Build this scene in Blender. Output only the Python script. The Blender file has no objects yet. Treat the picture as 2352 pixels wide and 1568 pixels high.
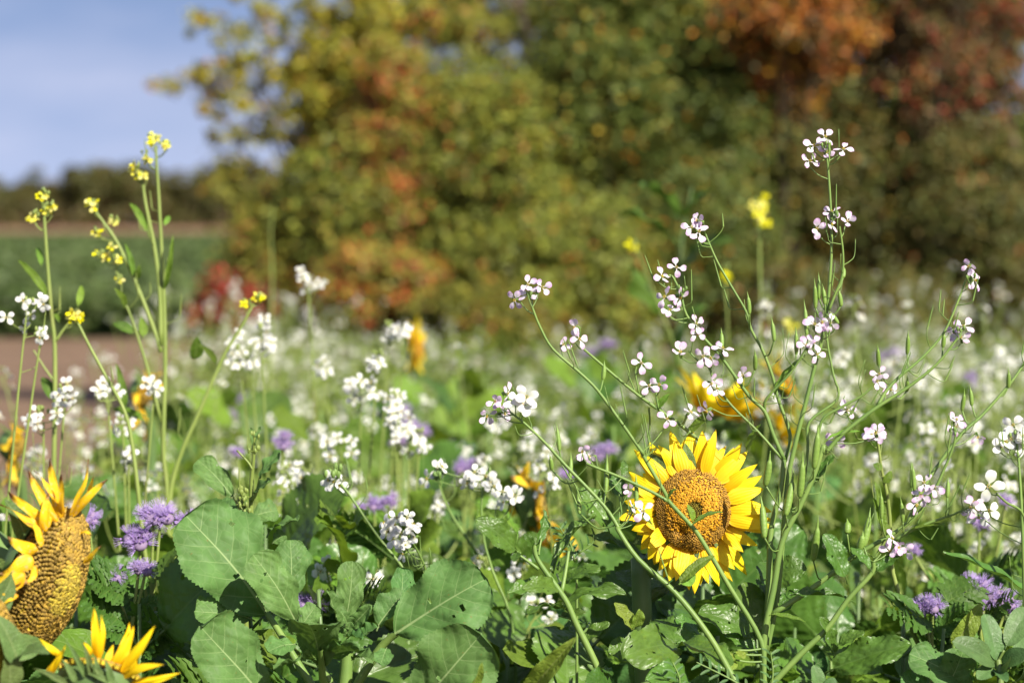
import bpy, math, random
import numpy as np
from mathutils import Vector, Matrix

# ------------------------------------------------------------------ camera, sky, sun, exposure
scene = bpy.context.scene
COL = scene.collection
R = math.radians
FOC, SENS, HCAM, PITCH = 85.0, 36.0, 1.05, 2.93
FPX = FOC / SENS * 2352.0
cam = bpy.data.cameras.new('camera'); camo = bpy.data.objects.new('camera', cam); COL.objects.link(camo)
camo.location = (0, 0, HCAM); camo.rotation_euler = (R(90 - PITCH), 0, 0)
cam.lens = FOC; cam.sensor_width = SENS; cam.clip_start = 0.05; cam.clip_end = 4000
cam.dof.use_dof = True; cam.dof.focus_distance = 2.41; cam.dof.aperture_fstop = 4.8; cam.dof.aperture_blades = 0
scene.camera = camo

SKYTINT = (2.5, 1.72, 1.40, 1)
SUN_AZ, SUN_EL = 143.0, 37.0            # azimuth clockwise from +Y, the way the camera looks
world = bpy.data.worlds.new('World'); scene.world = world; world.use_nodes = True
wn = world.node_tree; wn.nodes.clear()
wo = wn.nodes.new('ShaderNodeOutputWorld'); wb = wn.nodes.new('ShaderNodeBackground')
sk = wn.nodes.new('ShaderNodeTexSky'); sk.sky_type = 'NISHITA'; sk.sun_disc = False
sk.sun_elevation = R(SUN_EL); sk.sun_rotation = R(SUN_AZ)
sk.air_density = 1.0; sk.dust_density = 0.6; sk.ozone_density = 7.0; sk.altitude = 100
tc = wn.nodes.new('ShaderNodeTexCoord'); mp = wn.nodes.new('ShaderNodeMapping'); mp.inputs['Scale'].default_value = (5, 5, 15)
nz = wn.nodes.new('ShaderNodeTexNoise'); nz.inputs['Scale'].default_value = 1.3; nz.inputs['Detail'].default_value = 5
cr = wn.nodes.new('ShaderNodeMapRange'); cr.inputs[1].default_value = 0.40; cr.inputs[2].default_value = 0.72
cr.inputs[3].default_value = 0.0; cr.inputs[4].default_value = 0.34
mx = wn.nodes.new('ShaderNodeMix'); mx.data_type = 'RGBA'; mx.inputs[7].default_value = (8.2, 8.0, 9.6, 1)
lift = wn.nodes.new('ShaderNodeVectorMath'); lift.operation = 'ADD'; lift.inputs[1].default_value = (0, 0, .30)
nrmz = wn.nodes.new('ShaderNodeVectorMath'); nrmz.operation = 'NORMALIZE'          # clear autumn air: the deep blue comes down to the horizon
wn.links.new(tc.outputs['Generated'], lift.inputs[0]); wn.links.new(lift.outputs[0], nrmz.inputs[0]); wn.links.new(nrmz.outputs[0], sk.inputs[0])
tint = wn.nodes.new('ShaderNodeMix'); tint.data_type = 'RGBA'; tint.blend_type = 'MULTIPLY'; tint.inputs[0].default_value = 1; tint.inputs[7].default_value = SKYTINT
wn.links.new(sk.outputs[0], tint.inputs[6])
wn.links.new(tc.outputs['Generated'], mp.inputs[0]); wn.links.new(mp.outputs[0], nz.inputs['Vector'])
wn.links.new(nz.outputs[0], cr.inputs[0]); wn.links.new(cr.outputs[0], mx.inputs[0])
wn.links.new(tint.outputs[2], mx.inputs[6]); wn.links.new(mx.outputs[2], wb.inputs[0])
wb.inputs[1].default_value = 0.058
wn.links.new(wb.outputs[0], wo.inputs[0])

sl = bpy.data.lights.new('sun', 'SUN'); sl.energy = 5.0; sl.angle = R(0.5); sl.color = (1.0, 0.93, 0.80)
so = bpy.data.objects.new('sun', sl); COL.objects.link(so)
sdir = Vector((math.sin(R(SUN_AZ)) * math.cos(R(SUN_EL)), math.cos(R(SUN_AZ)) * math.cos(R(SUN_EL)), math.sin(R(SUN_EL))))
so.rotation_euler = sdir.to_track_quat('Z', 'Y').to_euler(); so.location = (3, -4, 6)

scene.view_settings.view_transform = 'Standard'; scene.view_settings.look = 'None'
scene.view_settings.exposure = 0.93; scene.view_settings.gamma = 1.0
scene.cycles.use_denoising = True
scene.cycles.max_bounces = 6; scene.cycles.diffuse_bounces = 3; scene.cycles.transmission_bounces = 3
scene.cycles.caustics_reflective = False; scene.cycles.caustics_refractive = False
scene.render.use_persistent_data = False

# ------------------------------------------------------------------ helpers
rnd = random.Random(7)
UP = Vector((0, 0, 1))
cF = Vector((0, math.cos(R(PITCH)), -math.sin(R(PITCH)))); cU = Vector((0, math.sin(R(PITCH)), math.cos(R(PITCH)))); cR = Vector((1, 0, 0))
CAM = Vector((0, 0, HCAM))
def P(px, py, d): return CAM + d * (cF + cR * ((px - 1176) / FPX) + cU * ((784 - py) / FPX))
# measured crops of the photograph -> the 2352 px wide frame
def c1(x, y): return (1320.7 + .4143 * x, 918.8 + .4143 * y)
def c2(x, y): return (.3775 * x, 976.2 + .3775 * y)
def c3(x, y): return (402 + .3418 * x, 1033.6 + .3418 * y)
def c4(x, y): return (1722.7 + .3775 * x, 976.2 + .3775 * y)
def c5(x, y): return (1435.6 + .4394 * x, 229.7 + .4394 * y)
def c6(x, y): return (.5127 * x, 229.7 + .5127 * y)
def c7(x, y): return (1033.6 + .4394 * x, 574.2 + .4394 * y)
def c8(x, y): return (1895 + .4027 * x, 516.8 + .4027 * y)
def c9(x, y): return (1091 + .29295 * x, 1148.4 + .29295 * y)
def cs(x, y): return (1406.8 + .25635 * x, 976.1 + .25635 * y)
def cl(x, y): return (.341 * x, 1033.6 + .341 * y)
def dd(x, y): return (x, y)

def frame_of(y, n):
    y = y.normalized(); z = n - y * n.dot(y)
    if z.length < 1e-5: z = y.orthogonal()
    z.normalize(); x = y.cross(z)
    return x, y, z
def mat_of(x, y, z, o):
    return Matrix(((x.x, y.x, z.x, o.x), (x.y, y.y, z.y, o.y), (x.z, y.z, z.z, o.z), (0, 0, 0, 1)))
def facing(pos, n, size, spin=0.0):
    n = n.normalized(); a = UP if abs(n.z) < .95 else Vector((0, 1, 0))
    x = a.cross(n).normalized(); y = n.cross(x)
    M = mat_of(x * size, y * size, n * size, pos)
    return M @ Matrix.Rotation(spin, 4, 'Z')

def catmull(pts, sub=4):
    pts = [Vector(p) for p in pts]
    if len(pts) < 3:
        return [pts[0].lerp(pts[-1], i / sub) for i in range(sub + 1)]
    out = []
    ext = [pts[0] * 2 - pts[1]] + pts + [pts[-1] * 2 - pts[-2]]
    for i in range(1, len(ext) - 2):
        p0, p1, p2, p3 = ext[i - 1:i + 3]
        for k in range(sub):
            t = k / sub
            out.append(.5 * ((2 * p1) + (p2 - p0) * t + (2 * p0 - 5 * p1 + 4 * p2 - p3) * t * t + (3 * p1 - p0 - 3 * p2 + p3) * t ** 3))
    out.append(pts[-1])
    return out

class MB:
    def __init__(self): self.v = []; self.f = []; self.m = []; self.a = []
    def tube(self, pts, r0, r1, sides=6, sub=4, m=0, attr=(0, 0, 0), prof=None, smooth=True):
        c = catmull(pts, sub) if smooth else [Vector(p) for p in pts]
        n = len(c); base = len(self.v); ref = None
        for i, p in enumerate(c):
            t = (c[min(i + 1, n - 1)] - c[max(i - 1, 0)])
            if t.length < 1e-9: t = Vector((0, 0, 1))
            t.normalize()
            if ref is None: ref = t.orthogonal().normalized()
            else:
                ref = ref - t * ref.dot(t)
                ref = ref.normalized() if ref.length > 1e-6 else t.orthogonal().normalized()
            b = t.cross(ref); f = i / (n - 1)
            r = r0 + (r1 - r0) * f
            if prof: r *= prof(f)
            for k in range(sides):
                an = 2 * math.pi * k / sides
                self.v.append(p + ref * (r * math.cos(an)) + b * (r * math.sin(an)))
                self.a.append((attr[0], attr[1], f))
        for i in range(n - 1):
            for k in range(sides):
                a = base + i * sides + k; b2 = base + i * sides + (k + 1) % sides
                self.f.append((a, b2, b2 + sides, a + sides)); self.m.append(m)
        self.f.append(tuple(base + (n - 1) * sides + k for k in range(sides))); self.m.append(m)
    def add(self, verts, faces, m=0, attr=None):
        b = len(self.v)
        self.v += [Vector(x) for x in verts]; self.a += attr if attr else [(0, 0, 0)] * len(verts)
        for f in faces: self.f.append(tuple(i + b for i in f)); self.m.append(m)
    def addmesh(self, other, M, m=None):
        b = len(self.v)
        self.v += [M @ x for x in other.v]; self.a += other.a
        for f, k in zip(other.f, other.m): self.f.append(tuple(i + b for i in f)); self.m.append(k if m is None else m)
    def ball(self, c, rx, rz=None, seg=8, rings=5, m=0, attr=(0, 0, 0), M=None):
        rz = rz or rx; vs = []; fs = []
        for j in range(rings + 1):
            th = math.pi * j / rings
            for k in range(seg):
                ph = 2 * math.pi * k / seg
                p = Vector((rx * math.sin(th) * math.cos(ph), rx * math.sin(th) * math.sin(ph), rz * math.cos(th)))
                vs.append((M @ p if M else p) + Vector(c))
        for j in range(rings):
            for k in range(seg):
                a = j * seg + k; b = j * seg + (k + 1) % seg
                fs.append((a, a + seg, b + seg, b))
        self.add(vs, fs, m, [attr] * len(vs))
    def mesh(self, name, mats, smooth=True):
        me = bpy.data.meshes.new(name)
        me.from_pydata([tuple(x) for x in self.v], [], self.f)
        for mt in mats: me.materials.append(mt)
        if len(mats) > 1: me.polygons.foreach_set('material_index', self.m)
        me.polygons.foreach_set('use_smooth', [smooth] * len(self.f))
        at = me.attributes.new('lf', 'FLOAT_VECTOR', 'POINT')
        at.data.foreach_set('vector', [c for a in self.a for c in a])
        me.update()
        return me

def tag(o, label=None, cat=None, group=None, kind=None):
    if label: o['label'] = label
    if cat: o['category'] = cat
    if group: o['group'] = group
    if kind: o['kind'] = kind
    return o
def link(name, me, M=None, parent=None):
    o = bpy.data.objects.new(name, me); COL.objects.link(o)
    if parent: o.parent = parent
    if M is not None: o.matrix_basis = M
    return o

# ------------------------------------------------------------------ materials
class NT:
    def __init__(self, name):
        self.m = bpy.data.materials.new(name); self.m.use_nodes = True
        self.t = self.m.node_tree; self.t.nodes.clear()
        self.out = self.n('ShaderNodeOutputMaterial')
    def n(self, kind, **kw):
        x = self.t.nodes.new(kind)
        for k, v in kw.items(): setattr(x, k, v)
        return x
    def set(self, sock, v):
        if hasattr(v, 'is_output') or isinstance(v, bpy.types.NodeSocket): self.t.links.new(v, sock)
        else: sock.default_value = v
    def math(self, op, a, b=0.0, c=None):
        x = self.n('ShaderNodeMath', operation=op); self.set(x.inputs[0], a); self.set(x.inputs[1], b)
        if c is not None: self.set(x.inputs[2], c)
        return x.outputs[0]
    def rng(self, v, a, b, c=0.0, d=1.0, smooth=False):
        x = self.n('ShaderNodeMapRange'); x.interpolation_type = 'SMOOTHSTEP' if smooth else 'LINEAR'
        self.set(x.inputs[0], v); x.inputs[1].default_value = a; x.inputs[2].default_value = b
        x.inputs[3].default_value = c; x.inputs[4].default_value = d
        return x.outputs[0]
    def mix(self, f, a, b, mode='MIX'):
        x = self.n('ShaderNodeMix', data_type='RGBA', blend_type=mode); self.set(x.inputs[0], f)
        for s, v in ((x.inputs[6], a), (x.inputs[7], b)):
            self.set(s, v if isinstance(v, bpy.types.NodeSocket) else (*v, 1))
        return x.outputs[2]
    def noise(self, scale, detail=3, vec=None):
        x = self.n('ShaderNodeTexNoise'); x.inputs['Scale'].default_value = scale; x.inputs['Detail'].default_value = detail
        if vec is not None: self.set(x.inputs['Vector'], vec)
        return x.outputs[0]
    def attr(self):
        a = self.n('ShaderNodeAttribute', attribute_name='lf'); s = self.n('ShaderNodeSeparateXYZ')
        self.t.links.new(a.outputs['Vector'], s.inputs[0]); return s.outputs, a.outputs['Vector']
    def objco(self): return self.n('ShaderNodeTexCoord').outputs['Object']
    def rand(self): return self.n('ShaderNodeObjectInfo').outputs['Random']
    def hsv(self, c, h=.5, s=1.0, v=1.0):
        x = self.n('ShaderNodeHueSaturation'); self.set(x.inputs['Hue'], h); self.set(x.inputs['Saturation'], s); self.set(x.inputs['Value'], v)
        self.set(x.inputs['Color'], c); return x.outputs[0]
    def finish(self, col, rough=.5, spec=.4, bump=None, bstr=.3, bdist=.002, trans=0.0, tcol=None):
        b = self.n('ShaderNodeBsdfPrincipled'); self.set(b.inputs['Base Color'], col if isinstance(col, bpy.types.NodeSocket) else (*col, 1))
        self.set(b.inputs['Roughness'], rough); b.inputs['Specular IOR Level'].default_value = spec
        nrm = None
        if bump is not None:
            bp = self.n('ShaderNodeBump'); bp.inputs['Strength'].default_value = bstr; bp.inputs['Distance'].default_value = bdist
            self.set(bp.inputs['Height'], bump); nrm = bp.outputs[0]; self.set(b.inputs['Normal'], nrm)
        sh = b.outputs[0]
        if trans > 0:
            t = self.n('ShaderNodeBsdfTranslucent'); self.set(t.inputs[0], tcol if tcol is not None else col)
            ms = self.n('ShaderNodeMixShader'); ms.inputs[0].default_value = trans
            self.t.links.new(sh, ms.inputs[1]); self.t.links.new(t.outputs[0], ms.inputs[2]); sh = ms.outputs[0]
        self.t.links.new(sh, self.out.inputs[0]); return self.m

def leaf_mat(name, base, vein, rough, spec, crinkle, trans=.22, var=.25, holes=False, net=14, mid=.016, veinamt=.6, dry=0.0, netamt=.22):
    t = NT(name); (ax, ag, at_), av = t.attr(); o = t.objco()
    w = t.math('MULTIPLY', t.math('SUBTRACT', 1.15, at_), mid)
    midm = t.rng(t.math('SUBTRACT', ax, w), -.004, .004, 1, 0, True)
    fr = t.math('ABSOLUTE', t.math('SUBTRACT', t.math('FRACT', ag), .5))
    side = t.math('MULTIPLY', t.rng(fr, .462, .492, 0, 1, True), t.rng(ax, .0, .3, 1, .4))
    vo = t.n('ShaderNodeTexVoronoi', feature='DISTANCE_TO_EDGE'); vo.inputs['Scale'].default_value = net; t.set(vo.inputs['Vector'], o)
    netm = t.rng(vo.outputs[0], 0, .06, 1, 0, True)
    veins = t.math('MAXIMUM', midm, t.math('MULTIPLY', side, .62)); vall = t.math('MAXIMUM', veins, t.math('MULTIPLY', netm, netamt))
    nz = t.noise(5, 3, o); r = t.rand()
    c0 = t.hsv(t.mix(t.rng(nz, .35, .7), tuple(x * .78 for x in base), tuple(x * 1.15 for x in base)),
               t.rng(r, 0, 1, .485, .515), 1.0, t.rng(t.math('FRACT', t.math('MULTIPLY', r, 7.31)), 0, 1, 1 - var, 1 + var))
    col = t.mix(t.math('MULTIPLY', vall, veinamt), c0, vein)
    spots = t.rng(t.noise(26, 2, o), .70, .76, 0, .7 + dry)
    col = t.mix(spots, col, (.16, .12, .03))
    puff = t.math('MINIMUM', vo.outputs[0], .35)
    h = t.math('ADD', t.math('MULTIPLY', puff, 1.4), t.math('ADD', t.math('MULTIPLY', veins, -.35), t.math('MULTIPLY', t.noise(9, 2, o), .8)))
    rr = t.rng(t.noise(14, 3, o), .3, .7, rough - .07, rough + .1)
    return t.finish(col, rr, spec, h, crinkle, .006, trans, t.mix(.5, col, (base[0] * 2.4, base[1] * 2.0, base[2] * .6)))

def stem_mat(name, c, c2, rough=.45):
    t = NT(name); o = t.objco(); (ax, ag, at_), av = t.attr()
    col = t.mix(t.rng(t.noise(28, 3, o), .35, .7), c, c2)
    col = t.mix(t.rng(t.noise(9, 4, o), .62, .75, 0, .5), col, (c[0] * .9, c[1] * .5, c[2] * .9))
    mpn = t.n('ShaderNodeMapping'); mpn.inputs['Scale'].default_value = (900, 900, 30); t.set(mpn.inputs[0], o)
    return t.finish(col, rough, .35, t.noise(1, 2, mpn.outputs[0]), .25, .0006)

def petal_mat(name, inner, outer, veinc, edge=0.5, trans=.3, rough=.55, veinamt=.3, hv=.04):
    t = NT(name); (ax, ag, at_), av = t.attr(); r = t.rand()
    f = t.rng(t.math('ADD', at_, t.math('MULTIPLY', ax, edge)), .35, 1.05, 0, 1, True)
    c = t.mix(f, inner, outer)
    fr = t.math('ABSOLUTE', t.math('SUBTRACT', t.math('FRACT', ag), .5))
    c = t.mix(t.math('MULTIPLY', t.rng(fr, .36, .5, 0, 1, True), veinamt), c, veinc)
    c = t.hsv(c, t.rng(r, 0, 1, .5 - hv * .3, .5 + hv * .3), t.rng(t.math('FRACT', t.math('MULTIPLY', r, 5.7)), 0, 1, .7, 1.25), t.rng(t.math('FRACT', t.math('MULTIPLY', r, 9.1)), 0, 1, .93, 1.04))
    return t.finish(c, rough, .25, t.math('ADD', fr, t.noise(60, 2, t.objco())), .25, .0015, trans)

def ray_mat(name, base, tip, brown):
    t = NT(name); (ax, ag, at_), av = t.attr(); r = t.rand(); o = t.objco()
    c = t.mix(t.rng(at_, 0, .6, 0, 1, True), base, tip)
    fr = t.math('ABSOLUTE', t.math('SUBTRACT', t.math('FRACT', ag), .5))
    c = t.mix(t.math('MULTIPLY', t.rng(fr, .40, .5, 0, 1, True), .14), c, (base[0] * .9, base[1] * .8, 0.0))
    b = t.math('MULTIPLY', t.rng(t.math('ADD', at_, t.math('MULTIPLY', t.noise(7, 4, o), .55)), 1.28 - brown * .45, 1.36 - brown * .25, 0, 1), min(1, brown * 3))
    c = t.mix(b, c, (.20, .09, .025))
    if brown > .3:
        c = t.mix(t.rng(t.noise(11, 4, o), .56, .68, 0, .6), c, (.62, .44, .22))
    c = t.hsv(c, t.rng(r, 0, 1, .492, .508), 1.0, t.rng(t.math('FRACT', t.math('MULTIPLY', r, 6.3)), 0, 1, .9, 1.06))
    mpn = t.n('ShaderNodeMapping'); mpn.inputs['Scale'].default_value = (60, 4, 60); t.set(mpn.inputs[0], o)
    return t.finish(c, .5, .3, t.math('ADD', fr, t.math('MULTIPLY', t.noise(1, 2, mpn.outputs[0]), .6)), .25, .002, .28)

def attr_mat(name, rough=.6, trans=0.0, spec=.25, mul=1.0, bump=0):
    """base colour straight from the mesh's own 'lf' colour"""
    t = NT(name); s, av = t.attr()
    c = t.mix(1.0, av, (mul, mul, mul), 'MULTIPLY')
    return t.finish(c, rough, spec, t.noise(400, 2, t.objco()) if bump else None, bump or .1, .001, trans)
def noise_mat(name, a, b, scale, rough=.9, bump=.5, bdist=.02, lo=.35, hi=.7):
    t = NT(name); o = t.objco(); n1 = t.noise(scale, 6, o); n2 = t.noise(scale * .13, 3, o)
    c = t.mix(t.rng(n1, lo, hi), a, b); c = t.mix(t.rng(n2, .3, .7, 0, .45), c, tuple(x * .6 for x in a))
    return t.finish(c, rough, .15, n1, bump, bdist)

M_ = {}
M_['soil'] = noise_mat('soil', (.15, .095, .06), (.26, .175, .115), 9)
M_['stubble'] = noise_mat('stubble', (.22, .125, .07), (.30, .18, .11), 1.2)
M_['cropground'] = noise_mat('crop_ground', (.022, .05, .016), (.05, .095, .03), .8)
M_['kale'] = leaf_mat('kale_leaf', (.086, .182, .046), (.30, .40, .17), .58, .2, .13, .2, .10, net=10, mid=.013, netamt=.13, veinamt=.7)
M_['gloss'] = leaf_mat('glossy_leaf', (.074, .152, .022), (.15, .25, .06), .37, .42, .24, .25, .25, net=7, mid=.012, veinamt=.35, netamt=.12)
M_['bean'] = leaf_mat('bean_leaf', (.075, .15, .045), (.14, .22, .09), .5, .3, .15, .15, .15, net=12, mid=.01, veinamt=.3)
M_['yleaf'] = leaf_mat('yellowing_leaf', (.19, .28, .035), (.3, .33, .12), .5, .35, .3, .3, .2, net=13, veinamt=.5)
M_['field'] = leaf_mat('meadow_leaf', (.125, .225, .025), (.22, .3, .08), .5, .25, .3, .35, .4, net=12, veinamt=.4)
M_['fern'] = leaf_mat('fern_leaf', (.07, .15, .022), (.12, .2, .04), .5, .3, .2, .3, .3)
M_['stem'] = stem_mat('radish_stem', (.115, .20, .045), (.17, .26, .06))
M_['stemy'] = stem_mat('mustard_stem', (.17, .23, .05), (.22, .28, .07))
M_['stemd'] = stem_mat('dark_stem', (.085, .15, .045), (.12, .19, .06))
M_['pod'] = stem_mat('seed_pod', (.135, .24, .04), (.19, .29, .06), .4)
M_['lilac'] = petal_mat('lilac_petal', (.80, .76, .80), (.70, .50, .72), (.48, .32, .5))
M_['white'] = petal_mat('white_petal', (.72, .74, .62), (.78, .78, .79), (.7, .72, .66), veinamt=.18)
M_['yellow'] = petal_mat('yellow_petal', (.70, .66, .05), (.80, .76, .07), (.62, .58, .04), hv=.02)
M_['purple'] = petal_mat('phacelia_petal', (.54, .40, .72), (.40, .26, .63), (.32, .2, .48), trans=.3)
M_['pstamen'] = NT('phacelia_stamen').finish((.48, .36, .68), .6, .2)
M_['anther'] = NT('anther').finish((.62, .42, .04), .7, .2)
M_['ray'] = ray_mat('sunflower_ray', (.80, .46, .004), (.86, .64, .008), 0.0)
M_['rayold'] = ray_mat('withered_ray', (.76, .42, .008), (.82, .56, .02), .62)
M_['attr'] = attr_mat('floret', .65, 0, .25, 1.0, .3)
M_['foliage'] = attr_mat('hedge_foliage', .5, .3, .3)
M_['bark'] = noise_mat('bark', (.10, .075, .055), (.22, .17, .13), 30, .85, .6, .01)
M_['darkbark'] = noise_mat('dark_bark', (.05, .04, .025), (.09, .075, .045), 30, .9, .6, .01)
M_['calyx'] = NT('phacelia_calyx').finish((.22, .16, .26), .7, .2)
M_['bract'] = leaf_mat('bract', (.10, .16, .045), (.2, .26, .1), .55, .25, .3, .15, .2)

# ------------------------------------------------------------------ leaf-like sheets
def wprof(a, b, k=1.0):
    tm = a / (a + b); mxv = tm ** a * (1 - tm) ** b
    return lambda t: k * (max(t, 0) ** a) * (max(1 - t, 0) ** b) / mxv
def sheet(nu, nv, w, fold=0.15, arch=0.05, ruffle=0.02, rfreq=3, nveins=7, sweep=.7, serr=0.0, teeth=20, bump=0.0, twist=0.0,
          petiole=0.0, pr=.012, seed=0, side=0.0, cup=0.0, tipcurl=0.0, notch=0.0, fan=False, holes=0):
    """a leaf or petal of length 1 along +Y, its face to +Z"""
    r = random.Random(seed); mb = MB(); ph = [r.uniform(0, 6.28) for _ in range(4)]
    vs = []; at = []; fs = []
    eaten = [(r.choice((r.uniform(.08, .4), r.uniform(.6, .92))) * nu, r.uniform(.25, .9) * nv, r.uniform(.55, 1.1)) for _ in range(holes)]   # holes gnawed by insects
    for j in range(nv + 1):
        t = j / nv
        hw = w(t)
        tri = 1 - abs(((t * teeth) % 1) * 2 - 1)
        for i in range(nu):
            u = -1 + 2 * i / (nu - 1); au = abs(u)
            e = 1 + (serr * (tri - .4) * au ** 6 if serr else 0)
            asym = 1 + .08 * math.sin(3.1 * t + ph[2]) * (1 if u > 0 else -1)
            x = u * hw * e * asym
            tt = t - notch * math.exp(-(u / .3) ** 2) * max(0, (t - .8) / .2)
            g = (t - sweep * abs(x) * (1 + .9 * abs(x))) * nveins if not fan else u * nveins * .5 + .5
            z = fold * abs(x) + arch * 4 * t * (1 - t) - cup * x * x / max(hw, .02) \
                + ruffle * au ** 2 * math.sin(rfreq * 6.28 * t + ph[0 if u > 0 else 1]) \
                + ruffle * .5 * math.sin(rfreq * 2.3 * t + ph[3] + u)
            if bump:
                z += bump * (.5 - .5 * math.cos(6.2832 * g)) * min(1, au * 2.5) * (1 - .5 * au)
                z += bump * .35 * math.sin(17 * x / max(.1, hw) + 23 * t + ph[1]) * min(1, au * 3) * min(1, t * 4)
            z -= tipcurl * max(0, t - .55) ** 2
            yy = tt
            if twist:
                a = twist * t; x, z = x * math.cos(a) - z * math.sin(a), x * math.sin(a) + z * math.cos(a)
            x += side * 4 * t * (1 - t)
            vs.append((x, yy, z)); at.append((abs(u * hw), g, t))
    for j in range(nv):
        for i in range(nu - 1):
            a = j * nu + i
            if any(((i - hx) / hr) ** 2 + ((j - hy) / hr / 1.6) ** 2 < 1 for hx, hy, hr in eaten): continue
            fs.append((a, a + 1, a + 1 + nu, a + nu))
    mb.add(vs, fs, 0, at)
    if petiole:
        mb.tube([(0, .02, 0), (0, -petiole * .5, -.02), (0, -petiole, -.06)], pr, pr * 1.3, 5, 3, 0, (0, .5, 0))
    return mb

LEAF = {}
def leafset(key, mat, n, **kw):
    hw = kw.pop('hw'); a, b = kw.pop('ab'); L = []
    lob = kw.pop('lobe', 0)
    for i in range(n):
        f0 = wprof(a, b, hw); ph = i * 1.7
        f = (lambda t, f0=f0, ph=ph: f0(t) * (1 + lob * math.sin(13 * t + ph))) if lob else f0
        k = dict(kw); k['seed'] = hash((key, i)) % 9973 if False else 31 * len(key) + 7 * i + ord(key[0])
        k['arch'] = kw.get('arch', .05) * (1 + .5 * math.sin(i * 2.1)); k['side'] = kw.get('side', 0) + .03 * math.sin(i * 3.3)
        L.append(sheet(w=f, **k).mesh(key, [M_[mat]]))
    LEAF[key] = (L, hw)
leafset('kale', 'kale', 4, hw=.42, ab=(.66, .33), nu=23, nv=80, fold=.10, arch=.05, ruffle=.05, rfreq=2.4, nveins=6, sweep=.62, serr=.07, teeth=30, bump=.015, petiole=.12, pr=.016, lobe=.09, holes=3)
leafset('kalefold', 'kale', 3, hw=.28, ab=(.5, .45), nu=17, nv=64, fold=.7, arch=.08, ruffle=.05, rfreq=3, nveins=7, sweep=.6, serr=.07, teeth=20, bump=.01, petiole=.12, pr=.018, lobe=.1)
leafset('gloss', 'gloss', 4, hw=.36, ab=(.5, .6), nu=21, nv=72, fold=.18, arch=.07, ruffle=.035, rfreq=2.6, nveins=8, sweep=.6, serr=.07, teeth=18, bump=.012, petiole=.16, pr=.014, holes=2)
leafset('lyrate', 'gloss', 3, hw=.42, ab=(.55, .36), nu=25, nv=72, fold=.10, arch=.09, ruffle=.05, rfreq=2.2, nveins=6, sweep=.5, serr=.05, teeth=20, bump=.012, petiole=.1, pr=.014, lobe=.08, holes=5)
leafset('bean', 'bean', 3, hw=.28, ab=(.5, .5), nu=11, nv=24, fold=.25, arch=.06, ruffle=.015, rfreq=1.5, nveins=9, sweep=.7, petiole=.06, pr=.014)
leafset('lance', 'field', 3, hw=.11, ab=(.55, .8), nu=9, nv=40, fold=.35, arch=.08, ruffle=.012, nveins=14, sweep=.9, serr=.12, teeth=18, petiole=.06, pr=.01)
leafset('keel', 'yleaf', 2, hw=.2, ab=(.4, .75), nu=11, nv=44, fold=.55, arch=.06, ruffle=.02, nveins=12, sweep=.8, serr=.05, teeth=22, petiole=.05, pr=.012)
leafset('field', 'field', 4, hw=.32, ab=(.55, .5), nu=9, nv=18, fold=.2, arch=.08, ruffle=.05, rfreq=2, nveins=7, sweep=.6, bump=.02, petiole=.2, pr=.014, lobe=.08)
leafset('bract', 'bract', 2, hw=.22, ab=(.3, .9), nu=7, nv=14, fold=.3, arch=.05, ruffle=.01, nveins=5, tipcurl=.4)

def fern_mesh():
    mb = MB(); r = random.Random(5)
    mb.tube([(0, 0, 0), (0, .5, .04), (0, 1, -.02)], .012, .004, 4, 3)
    pin = sheet(w=wprof(.5, .7, .2), nu=5, nv=8, fold=.2, nveins=4, serr=.5, teeth=4, seed=2)
    for k in range(9):
        t = .1 + .88 * k / 9; L = .34 * math.sin(math.pi * (.15 + .8 * t)) + .05
        for s in (-1, 1):
            M = Matrix.Translation((0, t, .03)) @ Matrix.Rotation(-s * R(58 + r.uniform(-8, 8)), 4, 'Z') @ Matrix.Rotation(r.uniform(-.4, .4), 4, 'Y') @ Matrix.Scale(L, 4)
            mb.addmesh(pin, M)
    return mb.mesh('fern_leaf', [M_['fern']])
LEAF['fern'] = ([fern_mesh()], .3)

def leaf_matrix(base, tip, n, hw, hw0):
    v = tip - base; L = v.length; x, y, z = frame_of(v, n)
    sx = L if hw is None else hw / hw0
    return mat_of(x * sx, y * L, z * L, base)

# ------------------------------------------------------------------ flowers
radp = lambda t: .05 + (.26 * math.sin(min(1, max(0, (t - .32) / .68)) ** .75 * math.pi * .80) if t > .32 else 0) * (1 if t < .9 else max(0, 1 - ((t - .9) / .1) ** 2 * .55))
whp = lambda t: .05 + (.29 * math.sin(min(1, max(0, (t - .22) / .78)) ** .7 * math.pi * .80) if t > .22 else 0) * (1 if t < .9 else max(0, 1 - ((t - .9) / .1) ** 2 * .6))
def petals(key, prof, mat, n):
    out = []
    for i in range(n):
        r = random.Random(i + 3)
        out.append(sheet(w=prof, nu=7, nv=11, fold=0, cup=r.uniform(-.15, .25), arch=r.uniform(.0, .08), ruffle=r.uniform(.02, .06), rfreq=1.4, nveins=7, fan=True, tipcurl=r.uniform(-.2, 1.1), seed=i, notch=r.uniform(0, .06), twist=r.uniform(-.4, .4)))
    return [p.mesh('petal', [M_[mat]]) for p in out], out
PET = {'lilac': petals('lilac', radp, 'lilac', 5), 'white': petals('white', whp, 'white', 4), 'yellow': petals('yellow', whp, 'yellow', 3)}

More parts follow.
